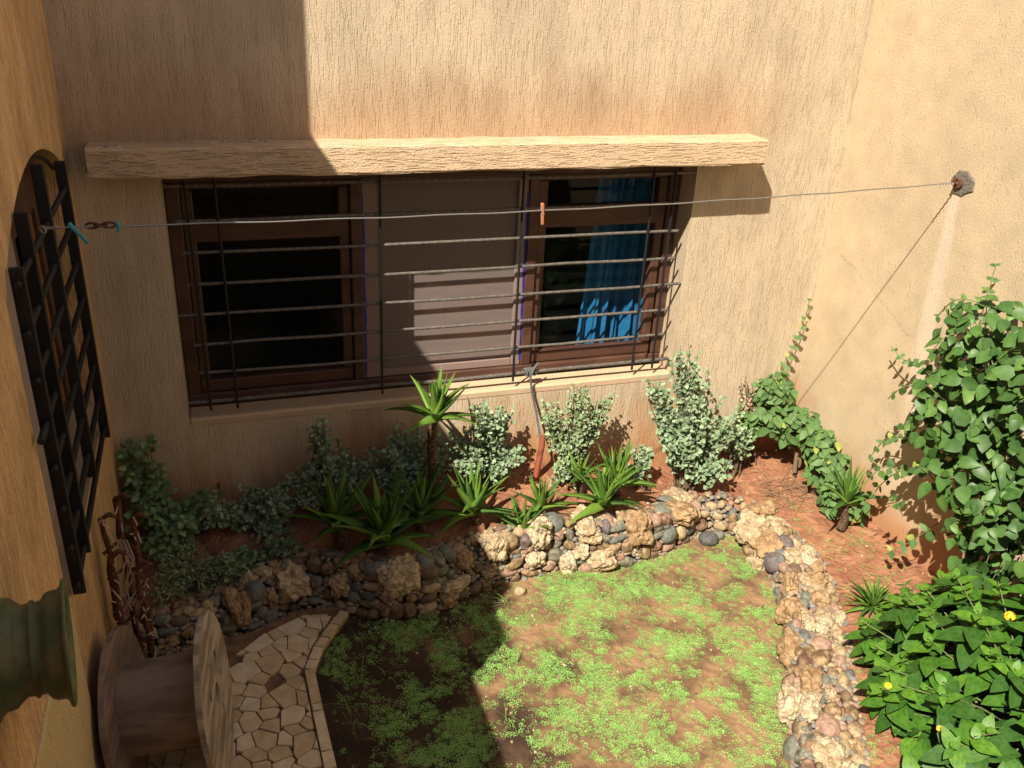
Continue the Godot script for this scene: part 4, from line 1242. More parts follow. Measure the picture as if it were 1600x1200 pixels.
	for i in n + 1:
		var s := 5.9 * i / n
		var h := interp(s, HH)
		var w := interp(s, WW)
		var col: Array = []
		for t in [0.0, h * 0.35, h * 0.7, h, h + w * 0.5, h + w]:
			var p := rock_face(s, t)
			var q := into_bed(s) * 0.035
			p += Vector3(q.x, -0.035 if t >= h else -0.01, q.y) + rnd_dir() * 0.006
			col.append(p)
		col.append(rock_face(s, h + w) + Vector3(0, -0.14, 0))
		cols.append(col)
	for i in n:
		for k in 6:
			quad_out(st, cols[i][k], cols[i][k + 1], cols[i + 1][k + 1], cols[i + 1][k], Vector3(-into_bed(5.9 * i / n).x, 0.8, -into_bed(5.9 * i / n).y))
	put("mortar_core", done(st), M.mortar, wall)

	rng.seed = 404
	var pebbles: Array = []
	var rocks: Array = []
	for i in 7: pebbles.append(stone_mesh(500 + i, 2, 0.10, 0.0))
	for i in 9: rocks.append(stone_mesh(600 + i, 4, 0.24, 0.5, 0.45))
	var placed: Array = []
	var lay := func(s: float, t: float, a: float, b: float, kind: String, deep: float) -> void:
		var h := interp(s, HH)
		var p := rock_face(s, t)
		if kind == "R" and maxf(a, b) < 0.085: kind = "T"
		if kind != "R":
			a = minf(a, 0.125)
			b = minf(b, minf(0.115, a * 1.6))
		var du := (rock_face(s + 0.03, t) - rock_face(s - 0.03, t)).normalized()
		var dv := (rock_face(s, t + 0.01) - rock_face(s, t)).normalized()
		if absf(t - h) < 0.02: dv = (rock_face(s, h + 0.03) - rock_face(s, h - 0.03)).normalized()
		var nn := du.cross(dv).normalized()
		if nn.y < 0.0 and t >= h: nn = -nn
		var ib := into_bed(s)
		if t < h and nn.dot(Vector3(ib.x, 0, ib.y)) > 0.0: nn = -nn
		dv = nn.cross(du).normalized()
		var rot := rng.randfn(0, 0.22)
		var u2 := du * cos(rot) + dv * sin(rot)
		var v2 := dv * cos(rot) - du * sin(rot)
		var dep := minf(minf(a, b), 0.13 if t < h else 0.085) * (0.5 if kind != "R" else 0.6) * rng.randf_range(0.85, 1.15)
		if kind == "R":
			var bb := Basis(u2 * minf(a, 0.2) * 0.54, nn * dep, v2 * minf(b, 0.2) * 0.54)
			put("rock", rocks[rng.randi() % rocks.size()], M.stone["R"][rng.randi() % 3], wall, Transform3D(bb * Basis(Vector3.UP, PI * float(rng.randi() % 2)), p - nn * dep * deep))
		else:
			var bb := Basis(u2 * a * 0.53, nn * dep, v2 * b * 0.53)
			var ms: Array = M.stone[kind]
			put("pebble", pebbles[rng.randi() % pebbles.size()], ms[rng.randi() % ms.size()], wall, Transform3D(bb, p - nn * dep * deep))
		placed.append([s, t, a * 0.5, b * 0.5])
	for i in range(0, known.size(), 5):
		lay.call(known[i], known[i + 1], known[i + 2], known[i + 3], kinds[int(known[i + 4])], 0.12)
	# smaller stones packed into what is left
	var count := known.size() / 5
	for round_ in [0.034, 0.026, 0.020, 0.015]:
		for k in 2600:
			if count > 296: break
			var s := rng.randf_range(0.05, 5.6)
			var h := interp(s, HH)
			var t := rng.randf_range(0.01, h + interp(s, WW))
			var a: float = round_ * rng.randf_range(0.9, 1.4)
			var b: float = round_ * rng.randf_range(0.7, 1.0)
			var ok := true
			for q in placed:
				var ds: float = (s - q[0]) / (a + q[2])
				var dt: float = (t - q[1]) / (b + q[3])
				if ds * ds + dt * dt < 0.72:
					ok = false
					break
			if not ok: continue
			lay.call(s, t, a * 2, b * 2, ["G", "T", "P", "B", "T", "R"][rng.randi() % 6], 0.35)
			count += 1

	# the smallest stones, wedged into the joints
	var chips: Array = []
	var tints: Array = []
	var fill := [Color(0.23, 0.20, 0.15), Color(0.30, 0.22, 0.15), Color(0.36, 0.27, 0.17), Color(0.20, 0.195, 0.17), Color(0.27, 0.17, 0.13)]
	for k in 5200:
		var s := rng.randf_range(0.03, 5.8)
		var t := rng.randf_range(0.0, interp(s, HH) + interp(s, WW) + 0.02)
		var a := rng.randf_range(0.009, 0.019)
		var ok := true
		for q in placed:
			var ds: float = (s - q[0]) / (a * 0.5 + q[2])
			var dt: float = (t - q[1]) / (a * 0.5 + q[3])
			if ds * ds + dt * dt < 0.62:
				ok = false
				break
		if not ok: continue
		placed.append([s, t, a * 0.7, a * 0.7])
		chips.append(Transform3D(Basis(rnd_dir(), rng.randf() * 6.0).scaled(Vector3(a, a * 0.75, a * rng.randf_range(0.8, 1.2))), rock_face(s, t) - Vector3(0, a * 0.1, 0)))
		tints.append(fill[rng.randi() % 5] * rng.randf_range(0.8, 1.15))
	scatter("small_pebbles", pebbles[2], M.dry_copies, chips, tints, wall)

	# loose stones on the soil
	for q in [[3.22, 0.66, 0.062, 0.055, "D"], [1.98, 0.83, 0.034, 0.03, "T"], [3.3, 0.63, 0.045, 0.035, "G"]]:
		var p := Vector3(q[0], ground_y(q[0], q[1]) + q[3] * 0.45, q[1])
		var o := put("pebble", pebbles[rng.randi() % 7], M.stone[q[4]][0], null, Transform3D(Basis(Vector3(q[2], 0, 0), Vector3(0, q[3] * 0.8, 0), Vector3(0, 0, q[3])) * Basis(Vector3.UP, 0.5), p))
		tag(o, {"D": "dark grey round pebble alone on the lawn in the rockery's inner corner", "T": "pale flat pebble lying on the lawn just inside the sunlight", "G": "small grey pebble against the foot of the rockery corner"}[q[4]], "pebble")

# ------------------------------------------------------------------ plants
var aloe_kit: Array = []

func aloe(at: Vector3, count: int, len_: float, label: String, stem := 0.0, wide := 1.0, lean := Vector3.ZERO, called := "aloe", group := "aloes along the rockery") -> void:
	if aloe_kit.is_empty():
		for c in [0.75, 0.45, 0.15, -0.15, -0.4]:
			aloe_kit.append(aloe_leaf(1.0, 0.225, c))
	var o := thing(called, at, label, "aloe", group)
	var crown := at + Vector3(0, stem, 0) + lean
	if stem > 0.0:
		var st := begin()
		var pts: Array = []
		var rad: Array = []
		for i in 14:
			var t := i / 13.0
			pts.append(at + lean * t * t + Vector3(0.012 * sin(t * 5.0), stem * t + 0.02, 0))
			rad.append(0.026 - 0.004 * t + 0.003 * (i % 2))
		tube(st, pts, rad, 9)
		put("stem", done(st), M.aloe_stem, o)
	for i in count:
		var t := (i + 0.5) / count       # 0 outermost, 1 innermost
		var az := i * 2.39996 + rng.randfn(0, 0.12)
		var el := lerpf(-0.05, 1.38, pow(t, 0.85)) + rng.randfn(0, 0.08)
		if stem > 0.0: el = lerpf(0.1, 1.42, pow(t, 0.55)) + rng.randfn(0, 0.1)
		var d := Vector3(cos(az) * cos(el), sin(el), sin(az) * cos(el))
		var up := Vector3(-cos(az) * sin(el), cos(el), -sin(az) * sin(el))
		var kit := clampi(int(lerpf(0.2, 4.6, t) + rng.randfn(0, 0.6)), 0, 4)
		var k := len_ * lerpf(1.0, 0.62, t * t) * rng.randf_range(0.85, 1.15)
		var xf := facing(crown + Vector3(0, 0.02 + 0.05 * t, 0) * len_ * 3.0 + d * 0.012, d, up)
		xf.basis = xf.basis * Basis(Vector3(0, 0, 1), rng.randfn(0, 0.22)) * Basis.from_scale(Vector3(k * wide, k, k))
		var m: Material = M.aloe[rng.randi() % 3] if t < 0.75 else M.aloe[rng.randi() % 2]
		var dry := i < 3 and stem == 0.0 and rng.randf() < 0.6
		var lf := put("leaf", aloe_kit[0] if dry else aloe_kit[kit], M.aloe_dry if dry else m, o, xf)
		if dry: lf.set_meta("label", "dry tan leaf")

func bush(called: String, at: Vector3, tips: Array, branches: int, per: int, size: float, leaf_mesh: Mesh, tones: Array, label: String, category: String, group: String, spread := 0.14) -> void:
	# branches from the base towards random points round the given tips (centre, radius), leaves along their upper part
	var o := thing(called, at, label, category, group)
	var stems := begin()
	var xfs: Array = []
	var cols: Array = []
	var main := 0
	for b in branches:
		var tip: Array = tips[b % tips.size()]
		var end: Vector3 = tip[0] + rnd_dir() * tip[1] * pow(rng.randf(), 0.45)
		if end.z < 0.03: end.z = 0.03 + rng.randf() * 0.05
		if end.x > XR - 0.03: end.x = XR - 0.03 - rng.randf() * 0.05
		if end.x < 0.03: end.x = 0.03 + rng.randf() * 0.05
		var gy := ground_y(end.x, end.z) + 0.02
		if end.y < gy: end.y = gy
		var start := at + Vector3(rng.randfn(0, 0.03), 0.0, absf(rng.randfn(0, 0.03)))
		var ctrl := start.lerp(end, 0.45) + Vector3(rng.randfn(0, 0.03), 0.06 + rng.randf() * 0.05, rng.randfn(0, 0.03))
		var curve := func(t: float) -> Vector3: return start.lerp(ctrl, t).lerp(ctrl.lerp(end, t), t)
		var pts: Array = []
		for i in 6: pts.append(curve.call(i / 5.0))
		if main < 14:
			var s := begin()
			tube(s, pts, [0.007, 0.006, 0.005, 0.004, 0.003, 0.002], 5)
			put("branch", done(s), M.twig, o)
			main += 1
		else:
			tube(stems, pts, [0.004, 0.0035, 0.003, 0.0025, 0.002, 0.0015], 4, false)
		for k in per:
			var t := lerpf(0.42, 1.0, (k + rng.randf()) / per)
			var p: Vector3 = curve.call(t)
			var d: Vector3 = (curve.call(minf(t + 0.05, 1.0)) - curve.call(t - 0.05)).normalized()
			var side := (rnd_dir() + Vector3(0, 0.25, 0.2)).normalized()
			var off := side * rng.randf() * spread * size * 8.0 * (1.15 - t * 0.6)
			p += off
			p.z = maxf(p.z, 0.015)
			p.x = clampf(p.x, 0.015, XR - 0.015)
			var dir := (d * 0.5 + side + Vector3(0, -0.1, 0)).normalized()
			var nrm := (Vector3(-0.3, 0.9, 0.5) + rnd_dir() * 0.65).normalized()
			var sc := size * rng.randf_range(0.6, 1.15) * (1.1 - 0.35 * t)
			xfs.append(facing(p, dir, nrm, sc))
			var c: Color = tones[rng.randi() % tones.size()]
			var j := rng.randf_range(0.82, 1.15)
			cols.append(Color(c.r * j, c.g * j, c.b * j))
	if branches > 14:
		tag(put("twigs", done(stems), M.twig, o), "", "", "", "stuff")
	scatter("foliage", leaf_mesh, M.leaf_copies, xfs, cols, o)

func leafy(o: Node3D, kits: Array, mats: Array, list: Array) -> void:
	# the leaves nearest the viewer are parts of their own, the ones behind them one mass
	list.sort_custom(func(a, b): return a[1] > b[1])
	var rest: Array = [[], [], []]
	var n := 0
	for e in list:
		if n < 296:
			put("leaf", kits[e[2]], mats[e[3]], o, e[0])
		else:
			rest[e[3] % 3].append(e[0])
		n += 1
	for k in 3:
		if rest[k].size():
			scatter("inner_foliage", kits[0], mats[k], rest[k], [], o)

func vine_mass(called: String, at: Vector3, blobs: Array, count: int, size: float, kits: Array, mats: Array, label: String, category: String, yellow := 0.0) -> Node3D:
	var o := thing(called, at, label, category)
	var list: Array = []
	var stems := begin()
	for b in blobs:
		var c: Vector3 = b[0]
		var r: Vector3 = b[1]
		var n := int(count * b[2])
		for i in n:
			var d := rnd_dir()
			var k := pow(rng.randf(), 0.33)
			var p := c + d * r * k
			if p.x > XR - 0.02 or p.z < 0.02: continue
			if p.y < ground_y(p.x, p.z) + 0.01: continue
			var out := (d * 0.7 + Vector3(-0.35, 0.65, 0.45) + rnd_dir() * 0.45).normalized()
			var dir := (Vector3(-0.25, -0.55, 0.3) + rnd_dir() * 0.8)
			dir = (dir - out * dir.dot(out)).normalized()
			var sc := size * rng.randf_range(0.5, 1.3)
			var tone := rng.randi() % 2
			if rng.randf() < 0.16: tone = 2 if yellow == 0.0 else 0
			if rng.randf() < yellow: tone = 2
			list.append([facing(p, dir, out, sc), k + 0.4 * d.dot(Vector3(-0.45, 0.55, 0.7)), rng.randi() % kits.size(), tone])
			if i % 9 == 0:
				tube(stems, [c + d * r * 0.2, c + d * r * k * 0.7 + rnd_dir() * 0.02, p], [0.003, 0.0025, 0.0015], 4, false)
	tag(put("stems", done(stems), M.green_twig, o), "", "", "", "stuff")
	leafy(o, kits, mats, list)
	return o

func runner(o: Node3D, pts: Array, size: float, kits: Array, mats: Array, gap: float) -> void:
	# one thin shoot with pairs of leaves
	var cv := Curve3D.new()
	for i in pts.size():
		var t: Vector3 = (pts[mini(i + 1, pts.size() - 1)] - pts[maxi(i - 1, 0)]) * 0.2
		cv.add_point(pts[i], -t, t)
	var st := begin()
	var line: Array = []
	for p in cv.tessellate(4, 6): line.append(p)
	tube(st, line, [0.0028], 5)
	put("shoot", done(st), M.green_twig, o)
	var ln := cv.get_baked_length()
	var at := gap
	while at < ln:
		var p := cv.sample_baked(at)
		var d := (cv.sample_baked(minf(at + 0.02, ln)) - cv.sample_baked(at - 0.02)).normalized()
		for s in [-1.0, 1.0]:
			var side: Vector3 = (d.cross(Vector3(-0.4, 0.7, 0.5)) * s + d * 0.35 + rnd_dir() * 0.3).normalized()
			var nrm := (Vector3(-0.4, 0.75, 0.5) + rnd_dir() * 0.4).normalized()
			put("leaf", kits[rng.randi() % kits.size()], mats[rng.randi() % 2 if rng.randf() < 0.8 else 2], o, facing(p, side, nrm, size * rng.randf_range(0.7, 1.1) * lerpf(1.0, 0.55, at / ln)))
		at += gap * rng.randf_range(0.8, 1.2)

func make_plants() -> void:
	rng.seed = 2024
	# aloes
	var A := func(x: float, z: float) -> Vector3: return Vector3(x, ground_y(x, z), z)
	aloe(A.call(1.59, 0.34), 22, 0.29, "tall aloe on a bare scaly stem, crown before the window sill", 0.555, 1.0, Vector3(0.03, 0, 0.02))
	aloe(A.call(1.06, 0.52), 22, 0.34, "leftmost dark aloe in the shade above the path's end", 0.10, 1.0)
	aloe(A.call(1.28, 0.64), 24, 0.37, "broad shaded aloe drooping over the rockery's pitted rock", 0.04, 1.1)
	aloe(A.call(1.50, 0.52), 22, 0.33, "upright shaded aloe at the foot of the tall stemmed aloe", 0.06, 1.05)
	aloe(A.call(1.80, 0.50), 20, 0.31, "aloe half in sun, right where the shade ends", 0.05, 1.0)
	aloe(A.call(2.06, 0.60), 15, 0.25, "sunlit open aloe hanging over the rock edge below the red pipe", 0.03, 1.0)
	aloe(A.call(2.19, 0.52), 14, 0.24, "sunlit aloe just behind the one hanging over the rocks", 0.04, 1.0)
	aloe(A.call(1.99, 0.52), 16, 0.10, "tiny pale aloe offset between larger sunlit aloes", 0.01, 0.9)
	aloe(A.call(2.55, 0.56), 24, 0.28, "big sunlit aloe in the middle of the rockery rim", 0.05, 1.05)
	aloe(A.call(2.68, 0.44), 22, 0.28, "sunlit aloe behind the big one, nearest the saltbush", 0.09, 1.05)
	aloe(A.call(2.47, 0.38), 12, 0.20, "small upright aloe tucked behind the big sunlit aloes", 0.09, 0.9)
	aloe(A.call(3.92, 0.93), 15, 0.28, "lone spiky aloe on a short trunk below the corner creeper", 0.17, 0.75, Vector3.ZERO, "aloe", "")
	aloe(A.call(3.64, 1.58), 46, 0.165, "compact grassy aloe clump alone on the red soil", 0.0, 0.8, Vector3.ZERO, "aloe", "")

	# grey-green saltbushes against the house wall
	var round_leaf := leaf(1.0, 0.92, 0.25, 0.12, 4, 1)
	var salt := [lin(0.072, 0.12, 0.054), lin(0.056, 0.10, 0.040), lin(0.088, 0.14, 0.068), lin(0.042, 0.076, 0.028)]
	var salt_fresh := [lin(0.085, 0.14, 0.05), lin(0.066, 0.112, 0.036), lin(0.10, 0.155, 0.065), lin(0.05, 0.088, 0.028)]
	var sg := "saltbushes against the house wall"
	var G := func(x: float, z: float) -> Vector3: return Vector3(x, ground_y(x, z) - 0.02, z)
	bush("saltbush", G.call(0.70, 0.20), [[Vector3(0.62, 0.36, 0.22), 0.13], [Vector3(0.85, 0.38, 0.26), 0.15], [Vector3(0.74, 0.30, 0.36), 0.14], [Vector3(0.48, 0.34, 0.26), 0.12]], 60, 30, 0.035, round_leaf, salt, "low dark saltbush at the left, deep in the shade", "shrub", sg)
	bush("saltbush", G.call(1.07, 0.16), [[Vector3(1.04, 0.74, 0.18), 0.10], [Vector3(1.08, 0.54, 0.20), 0.18], [Vector3(0.92, 0.44, 0.24), 0.15], [Vector3(1.20, 0.50, 0.2), 0.13]], 64, 32, 0.035, round_leaf, salt, "shaded saltbush left of the tall aloe, up to the sill", "shrub", sg)
	bush("saltbush", G.call(1.45, 0.16), [[Vector3(1.36, 0.56, 0.20), 0.16], [Vector3(1.55, 0.66, 0.20), 0.17], [Vector3(1.46, 0.46, 0.28), 0.16], [Vector3(1.66, 0.5, 0.26), 0.14]], 70, 32, 0.035, round_leaf, salt, "shaded saltbush directly behind the tall stemmed aloe", "shrub", sg)
	bush("saltbush", G.call(1.93, 0.18), [[Vector3(1.93, 0.80, 0.20), 0.14], [Vector3(1.98, 0.58, 0.24), 0.18], [Vector3(2.08, 0.48, 0.26), 0.15], [Vector3(1.80, 0.58, 0.22), 0.16], [Vector3(2.04, 0.70, 0.2), 0.12]], 80, 34, 0.035, round_leaf, salt, "first sunlit saltbush, right of the tall aloe and left of the pipe", "shrub", sg)
	bush("saltbush", G.call(2.48, 0.18), [[Vector3(2.34, 0.72, 0.18), 0.09], [Vector3(2.50, 0.82, 0.20), 0.09], [Vector3(2.70, 0.75, 0.18), 0.08], [Vector3(2.48, 0.58, 0.24), 0.13], [Vector3(2.40, 0.36, 0.28), 0.10]], 60, 34, 0.029, round_leaf, salt_fresh, "small-leaved saltbush right of the red pipe", "shrub", sg)
	bush("saltbush", G.call(3.25, 0.24), [[Vector3(3.18, 0.98, 0.18), 0.10], [Vector3(3.26, 0.80, 0.20), 0.16], [Vector3(3.40, 0.58, 0.26), 0.20], [Vector3(3.20, 0.55, 0.30), 0.18], [Vector3(3.34, 0.34, 0.36), 0.14], [Vector3(3.02, 0.80, 0.16), 0.07]], 84, 35, 0.039, round_leaf, salt, "tallest saltbush, beside the right end of the sill", "shrub", sg)
	bush("saltbush", G.call(2.95, 0.24), [[Vector3(2.96, 0.40, 0.24), 0.09], [Vector3(2.88, 0.32, 0.28), 0.06]], 16, 24, 0.035, round_leaf, salt, "thin low saltbush left of the tallest one", "shrub", sg)
	bush("saltbush", G.call(3.62, 0.18), [[Vector3(3.62, 0.55, 0.18), 0.12], [Vector3(3.72, 0.45, 0.16), 0.10]], 22, 26, 0.035, round_leaf, salt_fresh, "sparse saltbush between the tallest one and the creeper", "shrub", sg)
	bush("dead_twigs", G.call(3.78, 0.10), [[Vector3(3.70, 0.72, 0.08), 0.06], [Vector3(3.74, 0.6, 0.08), 0.06]], 14, 12, 0.024, round_leaf, [lin(0.30, 0.13, 0.06), lin(0.22, 0.10, 0.05)], "withered rust-brown sprig against the wall near the corner", "dead plant", "")
	# weedy corner in the shade on the left
	var broad := leaf(1.0, 0.72, 0.25, 0.25, 5, 1)
	bush("creeper", G.call(0.16, 0.14), [[Vector3(0.10, 0.72, 0.06), 0.10], [Vector3(0.14, 0.52, 0.10), 0.12], [Vector3(0.30, 0.34, 0.22), 0.16], [Vector3(0.44, 0.36, 0.18), 0.14], [Vector3(0.24, 0.28, 0.34), 0.14]], 70, 15, 0.062, broad, [lin(0.045, 0.10, 0.024), lin(0.036, 0.08, 0.02), lin(0.055, 0.115, 0.03)], "shaded leafy creeper climbing the dark left corner", "creeper", "")
	bush("weed_clump", G.call(0.34, 0.52), [[Vector3(0.26, 0.24, 0.44), 0.16], [Vector3(0.46, 0.22, 0.56), 0.14], [Vector3(0.20, 0.22, 0.66), 0.12]], 80, 16, 0.034, leaf(1.0, 0.4, 0.2, 0.4, 4, 2), [lin(0.055, 0.095, 0.026), lin(0.075, 0.095, 0.036), lin(0.042, 0.08, 0.024)], "straggly weeds on the bed behind the drum, in shade", "weeds", "")

	bush("weed_clump", G.call(0.62, 0.50), [[Vector3(0.60, 0.25, 0.50), 0.13], [Vector3(0.82, 0.26, 0.46), 0.10], [Vector3(0.52, 0.24, 0.62), 0.10]], 30, 14, 0.035, round_leaf, [lin(0.04, 0.08, 0.026), lin(0.032, 0.066, 0.022)], "low dark round-leaved weeds on the shaded bed, left of the leftmost aloe", "weeds", "")
	# corner creeper: up the corner, over an arch of stems and down along the right wall
	var oval: Array = [leaf(1.0, 0.66, 0.22, 0.15, 5, 1), leaf(1.0, 0.72, 0.3, 0.25, 5, 1), leaf(1.0, 0.6, 0.15, 0.05, 5, 1)]
	var cc := vine_mass("corner_creeper", G.call(3.98, 0.30), [
		[Vector3(3.90, 0.68, 0.12), Vector3(0.14, 0.13, 0.10), 0.16], [Vector3(3.84, 0.52, 0.20), Vector3(0.17, 0.10, 0.12), 0.16], [Vector3(4.02, 0.50, 0.28), Vector3(0.15, 0.12, 0.14), 0.20],
		[Vector3(4.06, 0.42, 0.46), Vector3(0.10, 0.14, 0.14), 0.18], [Vector3(4.04, 0.34, 0.62), Vector3(0.11, 0.14, 0.14), 0.16], [Vector3(4.00, 0.27, 0.82), Vector3(0.12, 0.10, 0.14), 0.14]], 760, 0.068, oval, M.corner, "light green creeper in the sunny corner, arching over bare soil", "creeper", 0.05)
	runner(cc, [Vector3(3.92, 0.7, 0.08), Vector3(3.99, 0.86, 0.06), Vector3(4.05, 1.02, 0.05), Vector3(4.08, 1.16, 0.045), Vector3(4.085, 1.26, 0.04)], 0.05, oval, M.corner, 0.06)
	for q in [[Vector3(4.05, 0.2, 0.30), Vector3(4.03, 0.4, 0.3)], [Vector3(3.98, 0.2, 0.36), Vector3(3.96, 0.45, 0.28)], [Vector3(4.06, 0.2, 0.5), Vector3(4.07, 0.36, 0.48)]]:
		var st := begin()
		tube(st, [q[0], (q[0] + q[1]) * 0.5 + Vector3(0.02, 0, 0.01), q[1]], [0.016, 0.012, 0.008], 7)
		put("trunk", done(st), M.twig, cc)

	# big vine on the right wall
	var vine_kit: Array = [leaf(1.0, 0.68, 0.22, 0.2, 6, 1), leaf(1.0, 0.62, 0.3, 0.3, 6, 1), leaf(1.0, 0.74, 0.12, 0.1, 6, 1)]
	var bv := vine_mass("wall_vine", G.call(3.98, 1.75), [
		[Vector3(3.98, 1.54, 1.52), Vector3(0.17, 0.27, 0.30), 0.24], [Vector3(3.96, 1.20, 1.50), Vector3(0.20, 0.26, 0.28), 0.26], [Vector3(3.95, 0.98, 1.72), Vector3(0.22, 0.24, 0.30), 0.22],
		[Vector3(3.98, 1.45, 1.85), Vector3(0.18, 0.30, 0.25), 0.18], [Vector3(3.93, 0.85, 1.95), Vector3(0.22, 0.28, 0.28), 0.20], [Vector3(3.98, 0.62, 1.80), Vector3(0.14, 0.18, 0.18), 0.07], [Vector3(4.0, 1.15, 2.25), Vector3(0.15, 0.34, 0.26), 0.16]], 960, 0.080, vine_kit, M.vine, "big glossy dark green vine mass on the right wall", "vine")
	runner(bv, [Vector3(4.0, 1.25, 1.3), Vector3(4.02, 1.28, 1.1), Vector3(4.05, 1.24, 0.95), Vector3(4.07, 1.26, 0.82)], 0.06, vine_kit, M.vine, 0.07)
	runner(bv, [Vector3(3.98, 0.95, 1.35), Vector3(4.0, 0.88, 1.15), Vector3(4.02, 0.78, 1.0), Vector3(4.03, 0.6, 0.9)], 0.075, oval, M.corner, 0.075)
	runner(bv, [Vector3(3.98, 0.85, 1.4), Vector3(3.98, 0.70, 1.2), Vector3(3.96, 0.55, 1.1), Vector3(3.92, 0.36, 1.05)], 0.075, oval, M.corner, 0.075)
	runner(bv, [Vector3(4.0, 1.6, 1.45), Vector3(4.03, 1.76, 1.38), Vector3(4.05, 1.9, 1.36)], 0.055, vine_kit, M.vine, 0.06)
	for k in 9:
		var a := Vector3(3.86 + rng.randf() * 0.12, rng.randf_range(0.55, 1.75), rng.randf_range(1.25, 1.6))
		var e := a + Vector3(rng.randf_range(-0.12, 0.06), rng.randf_range(-0.18, 0.22), rng.randf_range(-0.22, -0.05))
		e.x = minf(e.x, XR - 0.04)
		runner(bv, [a, a.lerp(e, 0.5) + Vector3(-0.03, 0.05, 0), e], 0.07, vine_kit, M.vine, 0.065)
	runner(bv, [Vector3(3.95, 0.6, 1.55), Vector3(3.9, 0.42, 1.45), Vector3(3.86, 0.28, 1.35)], 0.08, oval, M.corner, 0.08)

	# lantana in the near right corner
	var lk: Array = [leaf(1.0, 0.60, 0.07, 0.20, 8, 2), leaf(1.0, 0.64, 0.13, 0.34, 8, 2), leaf(1.0, 0.56, 0.05, 0.10, 8, 2)]
	var la := thing("lantana", G.call(3.66, 2.55), "dense lantana bush with yellow flowers in the near right corner", "shrub")
	var list: Array = []
	var stems := begin()
	var heads: Array = []
	var c := Vector3(3.75, 0.16, 2.50)
	for i in 175:
		var az := rng.randf() * TAU
		var el := asin(rng.randf_range(0.02, 1.0))
		var d := Vector3(cos(az) * cos(el), sin(el), sin(az) * cos(el))
		var rr := Vector3(0.74, 0.66, 0.80) * rng.randf_range(0.72, 1.06)
		var tip := c + d * rr
		if tip.x > XR - 0.05: tip.x = XR - 0.05 - rng.randf() * 0.1
		var dir := (d * 0.8 + Vector3(-0.1, 0.75, 0.1) + rnd_dir() * 0.25).normalized()
		var big := rng.randf_range(0.8, 1.15)
		tube(stems, [c + d * rr * 0.1, c + d * rr * 0.6 + Vector3(0, 0.02, 0), tip], [0.006, 0.004, 0.002], 5, false)
		for lev in 5:
			var p := tip - dir * (0.022 + 0.034 * lev) * big
			var base_az := lev * PI / 2 + rng.randfn(0, 0.25) + i
			for s in [0.0, PI]:
				var a: float = base_az + s
				var x := dir.cross(Vector3(0.2, 0.3, 0.9)).normalized()
				var y := dir.cross(x)
				var sd: Vector3 = (x * cos(a) + y * sin(a) + dir * lerpf(0.6, -0.15, lev / 4.0) + rnd_dir() * 0.15).normalized()
				var nn := (dir - sd * dir.dot(sd) + Vector3(0, 0.3, 0) + rnd_dir() * 0.15).normalized()
				var size: float = [0.06, 0.10, 0.14, 0.16, 0.155][lev] * big
				var xf := facing(p, sd, nn, size)
				if xf.origin.x + sd.x * size > XR - 0.01: continue
				list.append([xf, d.dot(Vector3(-0.55, 0.6, 0.55)) + rr.length() * 0.8 - lev * 0.03, rng.randi() % 3, 2 if lev < 2 and rng.randf() < 0.8 else rng.randi() % 2])
		heads.append([tip, dir])
	tag(put("stems", done(stems), M.green_twig, la), "", "", "", "stuff")
	leafy(la, lk, M.lantana, list)
	for q in [[Vector3(3.02, 0.50, 2.36), 0.012], [Vector3(3.56, 0.74, 2.36), 0.02], [Vector3(3.72, 0.78, 2.30), 0.022], [Vector3(3.12, 0.44, 2.56), 0.008]]:
		var st := begin()
		for k in 17:
			var d := (rnd_dir() + Vector3(-0.3, 1.0, 0.3)).normalized()
			var p: Vector3 = q[0] + d * q[1]
			for m in 5:
				var a := TAU * m / 5
				var x := d.cross(Vector3(0.3, 0.2, 0.9)).normalized()
				var y := d.cross(x)
				var r := 0.009
				tri_out(st, p, p + (x * cos(a) + y * sin(a)) * r + d * 0.001, p + (x * cos(a + 1.0) + y * sin(a + 1.0)) * r + d * 0.001, d)
		put("flower", done(st), M.yellow, la)

